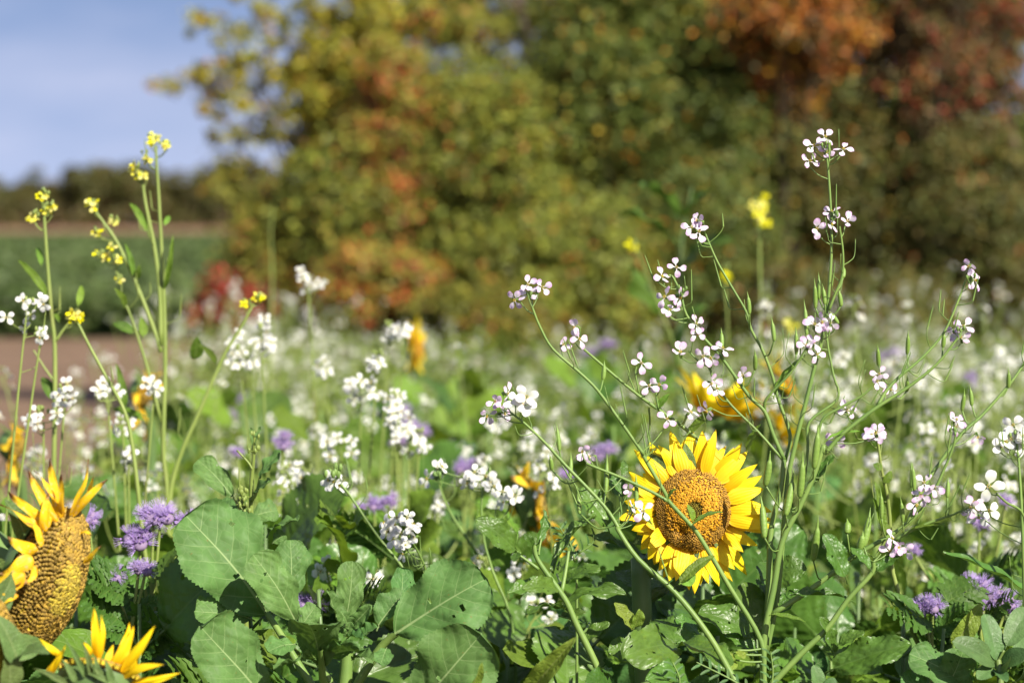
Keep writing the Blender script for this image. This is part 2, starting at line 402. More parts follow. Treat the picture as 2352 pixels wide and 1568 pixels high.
def flower_core(green=.5):
    """calyx of four sepals, six stamens and a pistil; +Z is the way the flower looks, its throat at the origin; unit = petal length"""
    mb = MB()
    for k in range(4):
        a = k * math.pi / 2 + .78
        d = Vector((math.cos(a), math.sin(a), 0))
        mb.tube([d * .07 + Vector((0, 0, -.62)), d * .13 + Vector((0, 0, -.3)), d * .15 + Vector((0, 0, .02))], .075, .03, 5, 2, 0)
    for k in range(6):
        a = k * math.pi / 3; d = Vector((math.cos(a), math.sin(a), 0))
        mb.tube([d * .04 + Vector((0, 0, -.2)), d * .10 + Vector((0, 0, .12))], .018, .018, 4, 2, 1)
        mb.ball(d * .11 + Vector((0, 0, .16)), .04, .07, 5, 3, 2)
    mb.tube([(0, 0, -.5), (0, 0, .2)], .05, .04, 5, 2, 1)
    return mb
CORE = flower_core()
CORE_ME = {'lilac': CORE.mesh('flower', [M_['stem'], M_['pod'], M_['anther']]), 'white': CORE.mesh('flower', [M_['pod'], M_['pod'], M_['anther']]),
           'yellow': CORE.mesh('flower', [M_['stemy'], M_['anther'], M_['anther']])}
def petal_locals(r, open_=1.0, lift=.14):
    o = []
    wilt = r.random() < .22
    for k in range(4):
        a = k * math.pi / 2 + r.uniform(-.16, .16) + .4 * (k % 2)
        up = lift + r.uniform(-.18, .28) + (r.uniform(.3, .9) if wilt else 0)
        o.append((r.randrange(9), Matrix.Rotation(a, 4, 'Z') @ Matrix.Translation((0, .04, -.02)) @ Matrix.Rotation(up, 4, 'X') @ Matrix.Rotation(r.uniform(-.3, .3), 4, 'Y') @ Matrix.Scale(r.uniform(.88, 1.05), 4)))
    return o
# whole flowers in one mesh, for those out of focus
def whole_flower(kind, i):
    r = random.Random(50 + i); mb = MB()
    for k, L in petal_locals(r): mb.addmesh(PET[kind][1][k % len(PET[kind][1])], L, 0)
    core = MB(); core.tube([(0, 0, -.6), (0, 0, .02)], .12, .1, 5, 2, 1)
    for k in range(4):
        a = k * 1.57; core.ball((math.cos(a) * .09, math.sin(a) * .09, .1), .05, .08, 5, 3, 2)
    mb.addmesh(core, Matrix.Identity(4))
    return mb.mesh('flower', [M_[kind], M_['stemy'], M_['anther']])
WHOLE = {k: [whole_flower(k, i) for i in range(4)] for k in ('white', 'lilac', 'yellow')}

def pod_mb():
    mb = MB()
    pr = lambda f: (0.25 if f < .02 else (.45 + .55 * math.sin(min(1, f / .74) * math.pi) ** .5 * (1 + .07 * math.sin(f * 60)) if f < .72 else max(.08, .45 * (1 - (f - .72) / .30))))
    mb.tube([(0, 0, 0), (.012, .3, 0), (.01, .65, .01), (-.01, 1, 0)], .095, .095, 8, 9, 0, prof=pr)
    return mb
POD = pod_mb(); POD_ME = POD.mesh('seed_pod', [M_['pod']])

# ------------------------------------------------------------------ a plant placed by hand
class Plant:
    def __init__(s, name, label, cat, root, mat='stem', group=None, seed=1):
        s.e = bpy.data.objects.new(name, None); COL.objects.link(s.e); s.e.empty_display_size = .05
        s.root = Vector((root[0], root[1], 0)); s.e.location = s.root
        tag(s.e, label, cat, group); s.mb = MB(); s.mat = mat; s.r = random.Random(seed); s.T = Matrix.Translation(-s.root)
        s.paths = []
    def stem(s, pts, d0, d1, r0, r1, ground=False, twigs=0, sides=7):
        """pts from the top down or up, in frame pixels; ground=True runs the last point on into the soil"""
        n = len(pts); w = [P(x, y, d0 + (d1 - d0) * i / max(1, n - 1)) for i, (x, y) in enumerate(pts)]
        if ground:
            l = w[-1]; k = (w[-1] - w[-2]).normalized() * .10; w.append(l + k); w.append(Vector((l.x * .5 + s.root.x * .5 + k.x * .5, l.y * .5 + s.root.y * .5, l.z * .45))); w.append(s.root.copy())
        s.mb.tube(w, r0, r1, sides, 4); s.paths.append(w)
        c = catmull(w, 6)
        for k in range(twigs):                                   # spent flower stalks and thin young pods
            i = s.r.randrange(2, max(3, int(len(c) * (.62 if ground else .85)))); p = c[i]; t = (c[i - 1] - c[i]).normalized()
            a = s.r.uniform(0, 6.28); o = t.orthogonal().normalized(); q = o * math.cos(a) + t.cross(o) * math.sin(a)
            L = s.r.uniform(.010, .022); e = p + q * L + t * L * .5; f = e + (UP * .7 + t * .5 + q * .1) * s.r.uniform(.008, .02)
            s.mb.tube([p, p + q * L * .6 + t * L * .2, e, f], .00055, .00035, 5, 3)
            if s.r.random() < .55: s.mb.tube([e, f, f + (f - e) * .3], .0009, .0003, 5, 3)
    def tube(s, pts, r0, r1): s.mb.tube(pts, r0, r1, 6, 4)
    def near(s, p):
        b = None
        for w in s.paths:
            for q in catmull(w, 5):
                k = (q - p).length + max(0, q.z - p.z) * .8
                if b is None or k < b[0]: b = (k, q)
        return b[1]
    def stalk(s, p, r, sag=.12):
        q = s.near(p)
        if (q - p).length > .075: return
        m = p.lerp(q, .5) - UP * (p - q).length * .04
        s.mb.tube([q, m, p], r * 1.2, r, 5, 3)
    def leaf(s, kind, base, tip, d0, d1=None, hw=None, n=(.25, -.75, .55), var=None, stalk=None, label=None, flip=False, mat=None):
        d1 = d0 if d1 is None else d1
        b, t = P(*base, d0), P(*tip, d1); ms, h0 = LEAF[kind]; me = ms[(s.r.randrange(99) if var is None else var) % len(ms)]
        n = Vector(n)
        M = leaf_matrix(b, t, n, None if hw is None else hw * d0 / FPX, h0)
        if mat:
            me = me.copy(); me.materials.clear(); me.materials.append(M_[mat])
        o = link('leaf', me, s.T @ M, s.e)
        if label: o['label'] = label
        if stalk and s.paths: s.stalk(b - (t - b) * .12, stalk)
        return o
    def flower(s, px, py, d, size=.0105, kind='lilac', n=None, stalk=.0006, whole=False):
        r = s.r; p = P(px, py, d)
        if n is None:
            n = Vector((r.gauss(.05, .45), -1, r.gauss(.25, .4)))
            if r.random() < .2: n = Vector((r.uniform(-1, 1), -.5, r.uniform(-.3, .8)))
        n = Vector(n).normalized(); size = size * r.uniform(.92, 1.08)
        M = s.T @ facing(p, n, size, r.uniform(0, 6.28))
        if whole: f = link('flower', WHOLE[kind][r.randrange(4)], M, s.e)
        else:
            f = link('flower', CORE_ME[kind], M, s.e)
            for k, L in petal_locals(r): link('petal', PET[kind][0][k % len(PET[kind][0])], L, f)
        if stalk and s.paths:
            b = p - n * size * .62; q = s.near(p - UP * .012)
            s.mb.tube([q, q.lerp(b, .5) - UP * .003, b], stalk, stalk, 5, 3)
        return f
    def pod(s, base, tip, d, w=None, stalk=True):
        b, t = P(*base, d), P(*tip, d + s.r.uniform(-.01, .01)); v = t - b; L = v.length; x, y, z = frame_of(v, Vector((0, -1, .2)))
        k = w or .0052; sx = k / .095
        link('seed_pod', POD_ME, s.T @ mat_of(x * sx, y * L, z * sx, b), s.e)
        if stalk:
            q = s.near(b - UP * .01); m = (q + b) / 2 - UP * (q - b).length * .22
            s.mb.tube([q, m, b + y * .001], .0007, .0009, 5, 3)
    def buds(s, px, py, d, n=7, spread=.006, size=.0016, mat=None):
        c = P(px, py, d)
        for k in range(n):
            a = s.r.uniform(0, 6.28); rr = spread * math.sqrt(s.r.random()); q = c + Vector((math.cos(a) * rr, math.sin(a) * rr, s.r.uniform(-.3, .6) * spread))
            s.mb.ball(q, size, size * 1.7, 6, 4); s.mb.tube([c - UP * spread * 1.2, q], .0004, .0004, 4, 1)
    def done(s):
        if s.mb.v: link('stem', s.mb.mesh('stem', [M_[s.mat]]), s.T, s.e)
        return s.e

#%%PART2
# ------------------------------------------------------------------ ground, fields, far trees
def sheet_poly(name, pts, z, mat, kind='structure'):
    me = bpy.data.meshes.new(name); me.from_pydata([(x, y, z) for x, y in pts], [], [tuple(range(len(pts)))]); me.materials.append(M_[mat])
    return tag(link(name, me), kind=kind)
sheet_poly('ground', [(-1500, -60), (1500, -60), (1500, 2600), (-1500, 2600)], 0, 'soil')
sheet_poly('crop_field', [(-220, 21), (60, 21), (60, 112), (-220, 112)], .004, 'cropground')
sheet_poly('stubble_field', [(-700, 116), (400, 116), (400, 900), (-700, 900)], .008, 'stubble')

def np_mesh(name, verts, faces, cols, mat, smooth=False):
    """verts (n,3), faces (m,k) all of one size, cols (n,3) kept in 'lf'"""
    me = bpy.data.meshes.new(name); nv, (nf, k) = len(verts), faces.shape
    me.vertices.add(nv); me.vertices.foreach_set('co', verts.astype(np.float32).ravel())
    me.loops.add(nf * k); me.loops.foreach_set('vertex_index', faces.astype(np.int32).ravel())
    me.polygons.add(nf); me.polygons.foreach_set('loop_start', np.arange(0, nf * k, k, dtype=np.int32))
    me.materials.append(M_[mat]); at = me.attributes.new('lf', 'FLOAT_VECTOR', 'POINT'); at.data.foreach_set('vector', cols.astype(np.float32).ravel())
    me.update(calc_edges=True); me.validate(); return me
def leaf_cloud(rs, pos, size, nrm, cols, asp=.55):
    """one bent leaf of four corners at every point"""
    n = len(pos); nrm = nrm / (np.linalg.norm(nrm, axis=1, keepdims=True) + 1e-9)
    a = rs.normal(size=(n, 3)); y = a - nrm * (a * nrm).sum(1, keepdims=True); y /= np.linalg.norm(y, axis=1, keepdims=True) + 1e-9
    x = np.cross(y, nrm); s = size[:, None]
    v = np.empty((n, 4, 3)); v[:, 0] = pos - y * s * .5; v[:, 2] = pos + y * s * .5 - nrm * s * .1
    v[:, 1] = pos - x * s * asp * .5 + nrm * s * .12; v[:, 3] = pos + x * s * asp * .5 + nrm * s * .12
    f = np.arange(n * 4).reshape(n, 4); tri = np.concatenate([f[:, [0, 2, 1]], f[:, [0, 3, 2]]])
    return v.reshape(-1, 3), tri, np.repeat(cols, 4, axis=0)

PALS = {
    'olive': [((.125, .12, .018), 6), ((.085, .09, .016), 5), ((.17, .14, .02), 3), ((.19, .075, .02), 1.1)],
    'yolive': [((.24, .20, .02), 5), ((.17, .16, .02), 5), ((.22, .14, .02), 2), ((.09, .095, .016), 4), ((.22, .06, .02), .8)],
    'green': [((.065, .085, .017), 6), ((.09, .105, .02), 4), ((.05, .065, .014), 3), ((.11, .10, .018), 3), ((.30, .12, .015), .45), ((.26, .18, .02), .45)],
    'ygreen': [((.14, .145, .02), 5), ((.10, .115, .02), 5), ((.19, .15, .02), 1.2), ((.07, .072, .016), 3), ((.24, .085, .02), .7)],
    'red': [((.26, .06, .02), 2.4), ((.15, .035, .022), 1.6), ((.24, .11, .02), 2.4), ((.14, .13, .018), 7), ((.10, .09, .02), 4)],
    'crimson': [((.19, .022, .014), 4), ((.12, .014, .014), 3), ((.15, .06, .02), 2), ((.09, .09, .02), 2)],
    'orange': [((.30, .095, .014), 4), ((.22, .06, .014), 4), ((.28, .14, .016), 2), ((.08, .045, .015), 5), ((.07, .07, .018), 3)],
    'brown': [((.085, .075, .02), 5), ((.062, .068, .016), 6), ((.11, .08, .02), 2), ((.22, .07, .015), .5), ((.2, .13, .02), .4)],
    'dark': [((.04, .052, .014), 5), ((.055, .06, .016), 4), ((.085, .055, .016), 1)],
    'redtwig': [((.20, .035, .018), 2), ((.10, .06, .025), 4), ((.07, .06, .02), 4), ((.18, .09, .02), 1)],
    'far': [((.06, .062, .018), 5), ((.10, .065, .022), 3), ((.075, .075, .02), 3)],
}
def crown_mesh(name, clumps, rad, nleaf, size, pal, seed, jit=.16, small=0):
    rs = np.random.RandomState(seed); k = len(clumps); clumps = np.asarray(clumps, float)
    cols = np.array([c for c, w in PALS[pal]]); ws = np.array([w for c, w in PALS[pal]], float); ws /= ws.sum()
    cols = cols * (1.85 if seed < 21 else 1.55) * np.array([.97, 1.04, 1.0]); cc = cols[rs.choice(len(cols), k, p=ws)]
    wt = np.ones(k); rf = np.ones(k)
    if small: wt[-small:] = .16; rf[-small:] = .42
    idx = rs.choice(k, nleaf, p=wt / wt.sum()); dirs = rs.normal(size=(nleaf, 3)); dirs /= np.linalg.norm(dirs, axis=1, keepdims=True)
    rr = rad * (rf * (.6 + .8 * rs.rand(k)))[idx] * rs.rand(nleaf) ** .45
    off = dirs * rr[:, None]; off[:, 2] *= .75
    pos = clumps[idx] + off
    nrm = dirs * .55 + rs.normal(size=(nleaf, 3)) * .5 + np.array([0, -.12, .55])
    own = rs.rand(nleaf) < .74
    col = np.where(own[:, None], cols[rs.choice(len(cols), nleaf, p=ws)], cc[idx])
    col = col * (1 + jit * rs.normal(size=(nleaf, 1))).clip(.5, 1.6)
    keep = pos[:, 2] > .02
    pos, nrm, col = pos[keep], nrm[keep], col[keep]
    sz = size * (.6 + .8 * rs.rand(len(pos)))
    return np_mesh(name, *leaf_cloud(rs, pos, sz, nrm, col), 'foliage')
def ell_clumps(n, rs, c, r, shell=.5):
    d = rs.normal(size=(n, 3)); d /= np.linalg.norm(d, axis=1, keepdims=True)
    return np.array(c) + d * np.array(r) * (rs.rand(n, 1) ** shell)
def limbs(clumps, root, n, r0, seed, stems=3):
    rr = random.Random(seed); mb = MB(); cl_ = [Vector(c) for c in clumps]
    heads = []
    top = max(c.z for c in cl_)
    for s in range(stems):
        a = Vector((root[0] + rr.uniform(-.15, .15), root[1] + rr.uniform(-.1, .1), -.02)); c = rr.choice(cl_)
        m = Vector((a.x * .5 + c.x * .5, a.y * .5 + c.y * .5, top * rr.uniform(.5, .75)))
        mb.tube([a, a.lerp(m, .5) + Vector((rr.uniform(-.1, .1), 0, .05)), m], r0, r0 * .5, 7, 4); heads.append((a, m))
    for k in range(n):
        c = rr.choice(cl_); a, m = min(heads, key=lambda h: (h[1] - c).length); t = rr.uniform(.35, 1); p = a.lerp(m, t)
        q = p.lerp(c, .55) + Vector((rr.uniform(-.1, .1), rr.uniform(-.1, .1), rr.uniform(0, .12)))
        mb.tube([p, q, c], r0 * .35, r0 * .08, 5, 3)
    return mb

def shrub(name, label, px, py, d, rx, ry, pal, nleaf, seed, size=.036, rad=.19, ncl=60, extra=None, depth=None, cat='shrub', twigs=24, stems=3, r0=.022, rootpx=None, shell=.5, wisps=False):
    """centre and radii in frame pixels at distance d: a shrub of real depth standing on the ground there"""
    rs = np.random.RandomState(seed); c = P(px, py, d); k = d / FPX; ncl = int(ncl * 2.3); nleaf = int(nleaf * 2.9); rad *= .85
    cls = ell_clumps(ncl, rs, c, (rx * k, (depth or rx * k * .8), ry * k), shell)
    if extra is not None: cls = np.concatenate([cls, np.array([tuple(P(x, y, d + dz)) for x, y, dz in extra])])
    cls[:, 2] = np.maximum(cls[:, 2], .12)
    root = P(rootpx or px, 900, d); e = bpy.data.objects.new(name, None); COL.objects.link(e); e.location = (root.x, root.y, 0)
    tag(e, label, cat, 'shrubs of the autumn hedge')
    T = Matrix.Translation((-root.x, -root.y, 0))
    link('branches', limbs(cls, root, twigs, r0, seed, stems).mesh('branches', [M_['darkbark']]), T, e)
    link('foliage', crown_mesh('foliage', cls, rad, nleaf, size, pal, seed, small=len(extra) if extra is not None and wisps else 0), T, e)
    return e

# sprays of leaves along the branches that reach out to the left
WISP = []
wr = random.Random(4)
for (x0, y0), (x1, y1), n in (((740, 130), (425, 15), 22), ((720, 90), (560, -20), 14), ((740, 190), (440, 150), 22), ((720, 220), (355, 178), 20), ((740, 260), (455, 225), 20), ((740, 280), (480, 290), 18), ((760, 330), (590, 290), 14), ((760, 340), (640, 370), 10), ((700, 160), (510, 110), 16), ((760, 60), (680, -30), 12)):
    for k in range(n):
        t = (k + wr.random()) / n; t = 1 - (1 - t) ** 1.2
        WISP.append((x0 + (x1 - x0) * t + wr.gauss(0, 10), y0 + (y1 - y0) * t + wr.gauss(0, 12) + 26 * t * t, wr.uniform(-.25, .25)))
# the hedge, left to right
shrub('overhanging_shrub', 'olive and yellow leaved shrub leaning out of the hedge over the sky', 850, 200, 12.4, 180, 250, 'yolive', 9000, 11, rad=.15, ncl=48, rootpx=900,
      extra=WISP, wisps=True, twigs=60, r0=.03)
shrub('hedge_shrub', 'low olive brown shrub at the free end of the hedge above the green field', 680, 545, 12.2, 115, 165, 'olive', 6500, 12, ncl=46, extra=[(525, 400, .3), (545, 380, .2), (510, 430, .2), (560, 560, 0), (540, 620, 0)])
shrub('hedge_shrub', 'red and rust leaved shrub between the olive shrubs of the hedge', 905, 350, 11.9, 95, 250, 'red', 6000, 13, ncl=40, rad=.13)
shrub('hedge_shrub', 'round olive green shrub rising beside the red leaved one', 790, 470, 12.0, 120, 150, 'ygreen', 6000, 14, ncl=42)
shrub('hedge_shrub', 'low rust red shrub at the foot of the hedge behind the white flowers', 860, 655, 11.3, 150, 90, 'red', 5200, 15, ncl=44, rad=.12)
shrub('dogwood_shrub', 'small deep red shrub standing in white flowers before the hedge end', 515, 690, 10.4, 75, 50, 'crimson', 420, 16, ncl=9, rad=.12, twigs=10, r0=.012)
shrub('hedge_shrub', 'tall bright olive shrub in the middle of the hedge around the bare pole stem', 1140, 410, 12.0, 220, 290, 'ygreen', 11500, 17, ncl=80)
shrub('hedge_shrub', 'sparse yellow green shrub crown against sky at the top of the hedge', 1040, 40, 12.8, 200, 130, 'olive', 2800, 18, ncl=26, rad=.14, rootpx=1060)
shrub('hedge_shrub', 'large dark green shrub filling the centre of the hedge', 1480, 190, 12.1, 290, 340, 'green', 16000, 19, ncl=110)
shrub('hedge_shrub', 'pale yellow green bush low in the hedge right of its middle', 1330, 620, 11.2, 190, 150, 'ygreen', 8000, 20, ncl=58)
shrub('hedge_shrub', 'mid green bush low in the hedge behind the tall lilac flowers', 1600, 590, 11.4, 190, 190, 'green', 9000, 21, ncl=64)
shrub('cherry_shrub', 'orange and rust leaved shrub at the top of the hedge', 1810, 60, 11.6, 170, 170, 'orange', 4200, 22, ncl=34, rad=.15, extra=[(1740, 130, 0), (1760, 180, 0), (1800, 200, 0), (1840, 230, 0), (1870, 60, -.1), (1890, 130, -.1)])
shrub('hedge_shrub', 'dark olive brown shrub below the orange leaves of the hedge', 1880, 430, 11.9, 250, 250, 'brown', 13000, 23, ncl=95)
shrub('hedge_shrub', 'twiggy shrub with red leaves and sky gaps in the upper hedge', 2180, 110, 11.7, 210, 250, 'redtwig', 5200, 24, ncl=44, rad=.13, twigs=70)
shrub('hedge_shrub', 'brown green shrub at the end of the hedge beside the frame edge', 2230, 560, 11.5, 210, 250, 'brown', 11000, 25, ncl=85)
shrub('hedge_shrub', 'low olive shrub at the hedge foot behind the white flowers', 1130, 735, 10.9, 200, 70, 'olive', 4500, 26, ncl=40, rad=.12)
shrub('hedge_shrub', 'low shadowy shrub at the hedge foot under the brown shrub', 1900, 720, 11.1, 260, 110, 'brown', 7000, 27, ncl=55, rad=.13)
shrub('hedge_shrub', 'olive green shrub between the dark green one and the orange leaves of the hedge', 1700, 390, 11.8, 150, 230, 'green', 9000, 28, ncl=64)
# the back of the hedge, seen only as darkness through the gaps of its front
for i, (px, py, rx, ry, lab) in enumerate(((2080, -20, 330, 150, 'high shrub closing the top of the hedge at its brown end'), (1390, 330, 200, 420, 'deep green shrub in the back of the hedge behind its middle'), (1680, 330, 220, 430, 'deep green shrub in the back of the hedge behind the orange leaves'),
        (1990, 420, 240, 330, 'deep green shrub in the back of the hedge behind the brown one'), (2350, 520, 260, 300, 'deep green shrub in the back of the hedge past the red twigs'), (960, 560, 200, 230, 'deep green shrub in the back of the hedge behind the red one'))):
    shrub('hedge_shrub', lab, px, py, 13.6, rx, ry, 'green', 6000, 40 + i, size=.055, rad=.22, ncl=70)
# bare trunk and leaning stems seen through the leaves
def trunk(label, pts, d, r0, r1):
    w = [P(x, y, d) for x, y in pts]; w.append(Vector((w[-1].x, w[-1].y, -.02)))
    mb = MB(); mb.tube(w, r0, r1, 8, 5)
    for k in range(5):
        p = w[0].lerp(w[1], k / 5); q = p + Vector((rnd.uniform(-.5, .5), rnd.uniform(-.2, .3), .35)); mb.tube([p, p.lerp(q, .5) + UP * .05, q], r0 * .4, .004, 5, 3)
    e = bpy.data.objects.new('bare_tree', None); COL.objects.link(e); e.location = (w[-1].x, w[-1].y, 0); tag(e, label, 'tree')
    link('trunk', mb.mesh('trunk', [M_['bark']]), Matrix.Translation((-w[-1].x, -w[-1].y, 0)), e)
trunk('pale bare trunk standing up through the olive shrub near the hedge top', [(1192, -60), (1204, 60), (1210, 160), (1212, 420)], 12.0, .022, .03)
trunk('dark bare stem leaning behind the orange leaves', [(1925, -60), (1905, 120), (1880, 250), (1870, 500)], 12.1, .02, .03)
trunk('thin leaning stem among the red twigs by the frame edge', [(2230, -60), (2260, 120), (2330, 330), (2370, 560)], 12.0, .014, .022)

# far tree line across the fields
far_rs = np.random.RandomState(77)
FARM = []
for i in range(4):
    cls = ell_clumps(34, np.random.RandomState(300 + i), (0, 0, 3.4), (2.8 + .5 * i, 2.4, 2.9), .5); cls[:, 2] = np.maximum(cls[:, 2], .5)
    FARM.append((limbs(cls, (0, 0), 12, .12, 300 + i, 2).mesh('trunk', [M_['bark']]), crown_mesh('crown', cls, 1.0, 2600, .5, 'far', 300 + i)))
FAR = [(-40, 1.0), (20, .95), (75, 1.25), (115, 1.0), (165, 1.05), (205, 1.45), (250, 1.3), (292, 1.5), (335, 1.35), (380, 1.1), (420, 1.2), (462, 1.05), (500, 1.15), (545, 1.5), (590, 1.3), (640, 1.1)]
FARWHERE = ('cut by the left frame edge', 'first whole one from the left edge', 'just left of the straight single mustard', 'just right of the straight single mustard', 'in the dip between the two tall mustards', 'behind the leaning left branch of the tall mustard', 'high one right of the leaning mustard branch',
            'tallest one left of the upright mustard stems', 'behind the second upright mustard stem', 'behind the topmost mustard stem', 'just right of the topmost mustard stem', 'second to the right of the mustard stems', 'last whole one before the hedge end', 'high one half hidden by the hedge end', 'showing through the free end of the hedge', 'mostly hidden behind the free end of the hedge')
for i, (px, s) in enumerate(FAR):
    d = 262 + (i * 37 % 30); p = P(px, 500, d); e = bpy.data.objects.new('far_tree', None); COL.objects.link(e)
    e.location = (p.x, p.y, 0); e.scale = (s * 1.0, s, s * .82 + .05); e.rotation_euler.z = i * 1.9
    tag(e, 'dark far tree across the fields, ' + FARWHERE[i], 'tree', 'trees of the far tree line')
    t, c = FARM[i % 4]; link('trunk', t, None, e); link('crown', c, None, e)
rs = np.random.RandomState(81); n = 5000
pos = np.stack([rs.uniform(-75, 10, n), 270 + rs.normal(size=n) * 9, rs.rand(n) ** 1.2 * 2.6 + .1], 1)
col = np.array([c for c, w in PALS['far']])[rs.randint(0, 3, n)] * (1 + .2 * rs.normal(size=(n, 1))).clip(.5, 1.6)
tag(link('undergrowth', np_mesh('undergrowth', *leaf_cloud(rs, pos, .9 * (.5 + rs.rand(n)), rs.normal(size=(n, 3)) + [0, -.2, .4], col), 'foliage')), kind='stuff')

# crop leaves in the green field
n = 60000; u = rs.rand(n); dist = 21 + 90 * u ** 1.3; px = rs.uniform(-260, 1300, n)
pos = np.stack([dist * (px - 1176) / FPX, dist, rs.rand(n) * .34 + .03], 1)
g = np.array([(.075, .12, .03), (.065, .10, .028), (.095, .13, .04)])[rs.randint(0, 3, n)] * (1 + .2 * rs.normal(size=(n, 1))).clip(.5, 1.6)
tag(link('crop_leaves', np_mesh('crop_leaves', *leaf_cloud(rs, pos, .16 + .1 * rs.rand(n), rs.normal(size=(n, 3)) * .5 + [0, -.2, .7], g), 'foliage')), kind='stuff')

# low leaves that cover the soil of the flower strip
def strip_left(y): return -.30 - .105 * y if y > 3.3 else -1.2
n = 130000; y = 1.0 + 9.6 * rs.rand(n) ** .8; x = rs.uniform(-1, 1, n) * (.9 + .27 * y); z = rs.rand(n) ** 1.3 * np.where(y > 2.7, .56, .42) + .01
ok = x > np.where(y > 3.3, -.30 - .105 * y, -9) + .05 * rs.normal(size=n)
pos = np.stack([x, y, z], 1)[ok]; n = len(pos)
g = np.array([(.15, .22, .03), (.115, .18, .026), (.19, .25, .035), (.09, .145, .028)])[rs.randint(0, 4, n)] * (1 + .2 * rs.normal(size=(n, 1))).clip(.5, 1.6)
tag(link('ground_cover', np_mesh('ground_cover', *leaf_cloud(rs, pos, .022 + .03 * rs.rand(n), rs.normal(size=(n, 3)) * .6 + [0, -.25, .7], g, .4), 'foliage')), kind='stuff')

# ------------------------------------------------------------------ plants of the flower strip, copied
class Proto:
    """a plant kept as a list of (part name, mesh, matrix), stamped any number of times"""
    def __init__(s, name): s.name = name; s.parts = []
    def stamp(s, loc, rz, sc, label, cat, group):
        e = bpy.data.objects.new(s.name, None); COL.objects.link(e); e.empty_display_size = .05
        e.location = loc; e.rotation_euler.z = rz; e.scale = (sc, sc, sc); tag(e, label, cat, group)
        for nm, me, M in s.parts: link(nm, me, M, e)
        return e
def rvec(r, z0, z1):
    a = r.uniform(0, 6.28); z = r.uniform(z0, z1); k = math.sqrt(max(0, 1 - z * z)); return Vector((math.cos(a) * k, math.sin(a) * k, z))
def flowering_proto(name, kind, seed, h, nbr, nfl, leafkind='field', nleaf=8, smat='stemy', fsize=.0115, leafsize=(.08, .16)):
    r = random.Random(seed); p = Proto(name); mb = MB()
    top = Vector((r.uniform(-.06, .06), r.uniform(-.06, .06), h)); mid = Vector((top.x * .3 + r.uniform(-.02, .02), top.y * .3, h * .5))
    mb.tube([(0, 0, -.01), mid, top], .0042, .0016, 6, 5); ends = [(mid, top)]
    for k in range(nbr):
        t = r.uniform(.35, .85); b = Vector((0, 0, 0)).lerp(mid, t * 2) if t < .5 else mid.lerp(top, t * 2 - 1)
        d = rvec(r, .35, .8); L = h * r.uniform(.22, .42); q = b + d * L * .5; e = q + (d * .4 + UP * .75).normalized() * L * .6
        mb.tube([b, q, e], .0024, .0012, 5, 4); ends.append((q, e))
    for a, e in ends:
        t = (e - a).normalized()
        for k in range(r.randint(max(1, nfl - 2), nfl + 1)):
            s = r.uniform(-.035, .014) if kind != 'yellow' else r.uniform(-.02, .012); dv = rvec(r, -.1, .7); c = e + t * s + dv * r.uniform(.012, .02)
            n = (dv + UP * .5 + Vector((0, -.1, 0))).normalized(); sz = fsize * r.uniform(.85, 1.1)
            mb.tube([e + t * (s - .012), c - n * sz * .6], .0006, .0006, 4, 1, smooth=False)
            p.parts.append(('flower', WHOLE[kind][r.randrange(4)], facing(c, n, sz, r.uniform(0, 6.28))))
        for k in range(5):
            c = e + t * .01 + rvec(r, .1, 1) * .006; mb.ball(c, .0017, .0028, 5, 3)
        for k in range(4):
            b = a.lerp(e, r.uniform(.3, .85)); dv = rvec(r, .2, .8); mb.tube([b, b + dv * .014, b + dv * .016 + UP * .02], .0007, .0009, 4, 2)
    ms, h0 = LEAF[leafkind]
    for k in range(nleaf):
        z = h * (.12 + .58 * k / nleaf); b = mid * (z / (h * .5)) if z < h * .5 else mid.lerp(top, (z - h * .5) / (h * .5)); b = Vector((b.x, b.y, z))
        a = k * 2.4 + r.uniform(-.4, .4); L = r.uniform(*leafsize) * (1.1 - .5 * k / nleaf); d = Vector((math.cos(a), math.sin(a), r.uniform(.1, .8))).normalized()
        st = b + d * L * .3; mb.tube([b, st], .0012, .001, 4, 1, smooth=False)
        p.parts.append(('leaf', ms[r.randrange(len(ms))], leaf_matrix(st, st + d * L, UP + Vector((0, -.15, 0)), L * h0 * r.uniform(.8, 1.1), h0)))
    p.parts.append(('stem', mb.mesh('stem', [M_[smat]]), Matrix.Identity(4)))
    return p
def leafy_proto(name, seed, h, nleaf, kinds, smat='stem', size=(.09, .17)):
    r = random.Random(seed); p = Proto(name); mb = MB(); top = Vector((r.uniform(-.05, .05), r.uniform(-.05, .05), h))
    mb.tube([(0, 0, -.01), (top.x * .3, top.y * .3, h * .5), top], .005, .002, 6, 4)
    for k in range(nleaf):
        f = .12 + .85 * k / nleaf; b = top * f; b.z = h * f; kd = kinds[k % len(kinds)]; ms, h0 = LEAF[kd]
        a = k * 2.4 + r.uniform(-.4, .4); L = r.uniform(*size) * (1.15 - .55 * f); d = Vector((math.cos(a), math.sin(a), r.uniform(.15, .9))).normalized()
        st = b + d * L * .3; mb.tube([b, b + d * L * .15, st], .002, .0014, 5, 2)
        p.parts.append(('leaf', ms[r.randrange(len(ms))], leaf_matrix(st, st + d * L, Vector((.3, -.6, .75)), L * h0 * r.uniform(.8, 1.15), h0)))
    p.parts.append(('stem', mb.mesh('stem', [M_[smat]]), Matrix.Identity(4)))
    return p
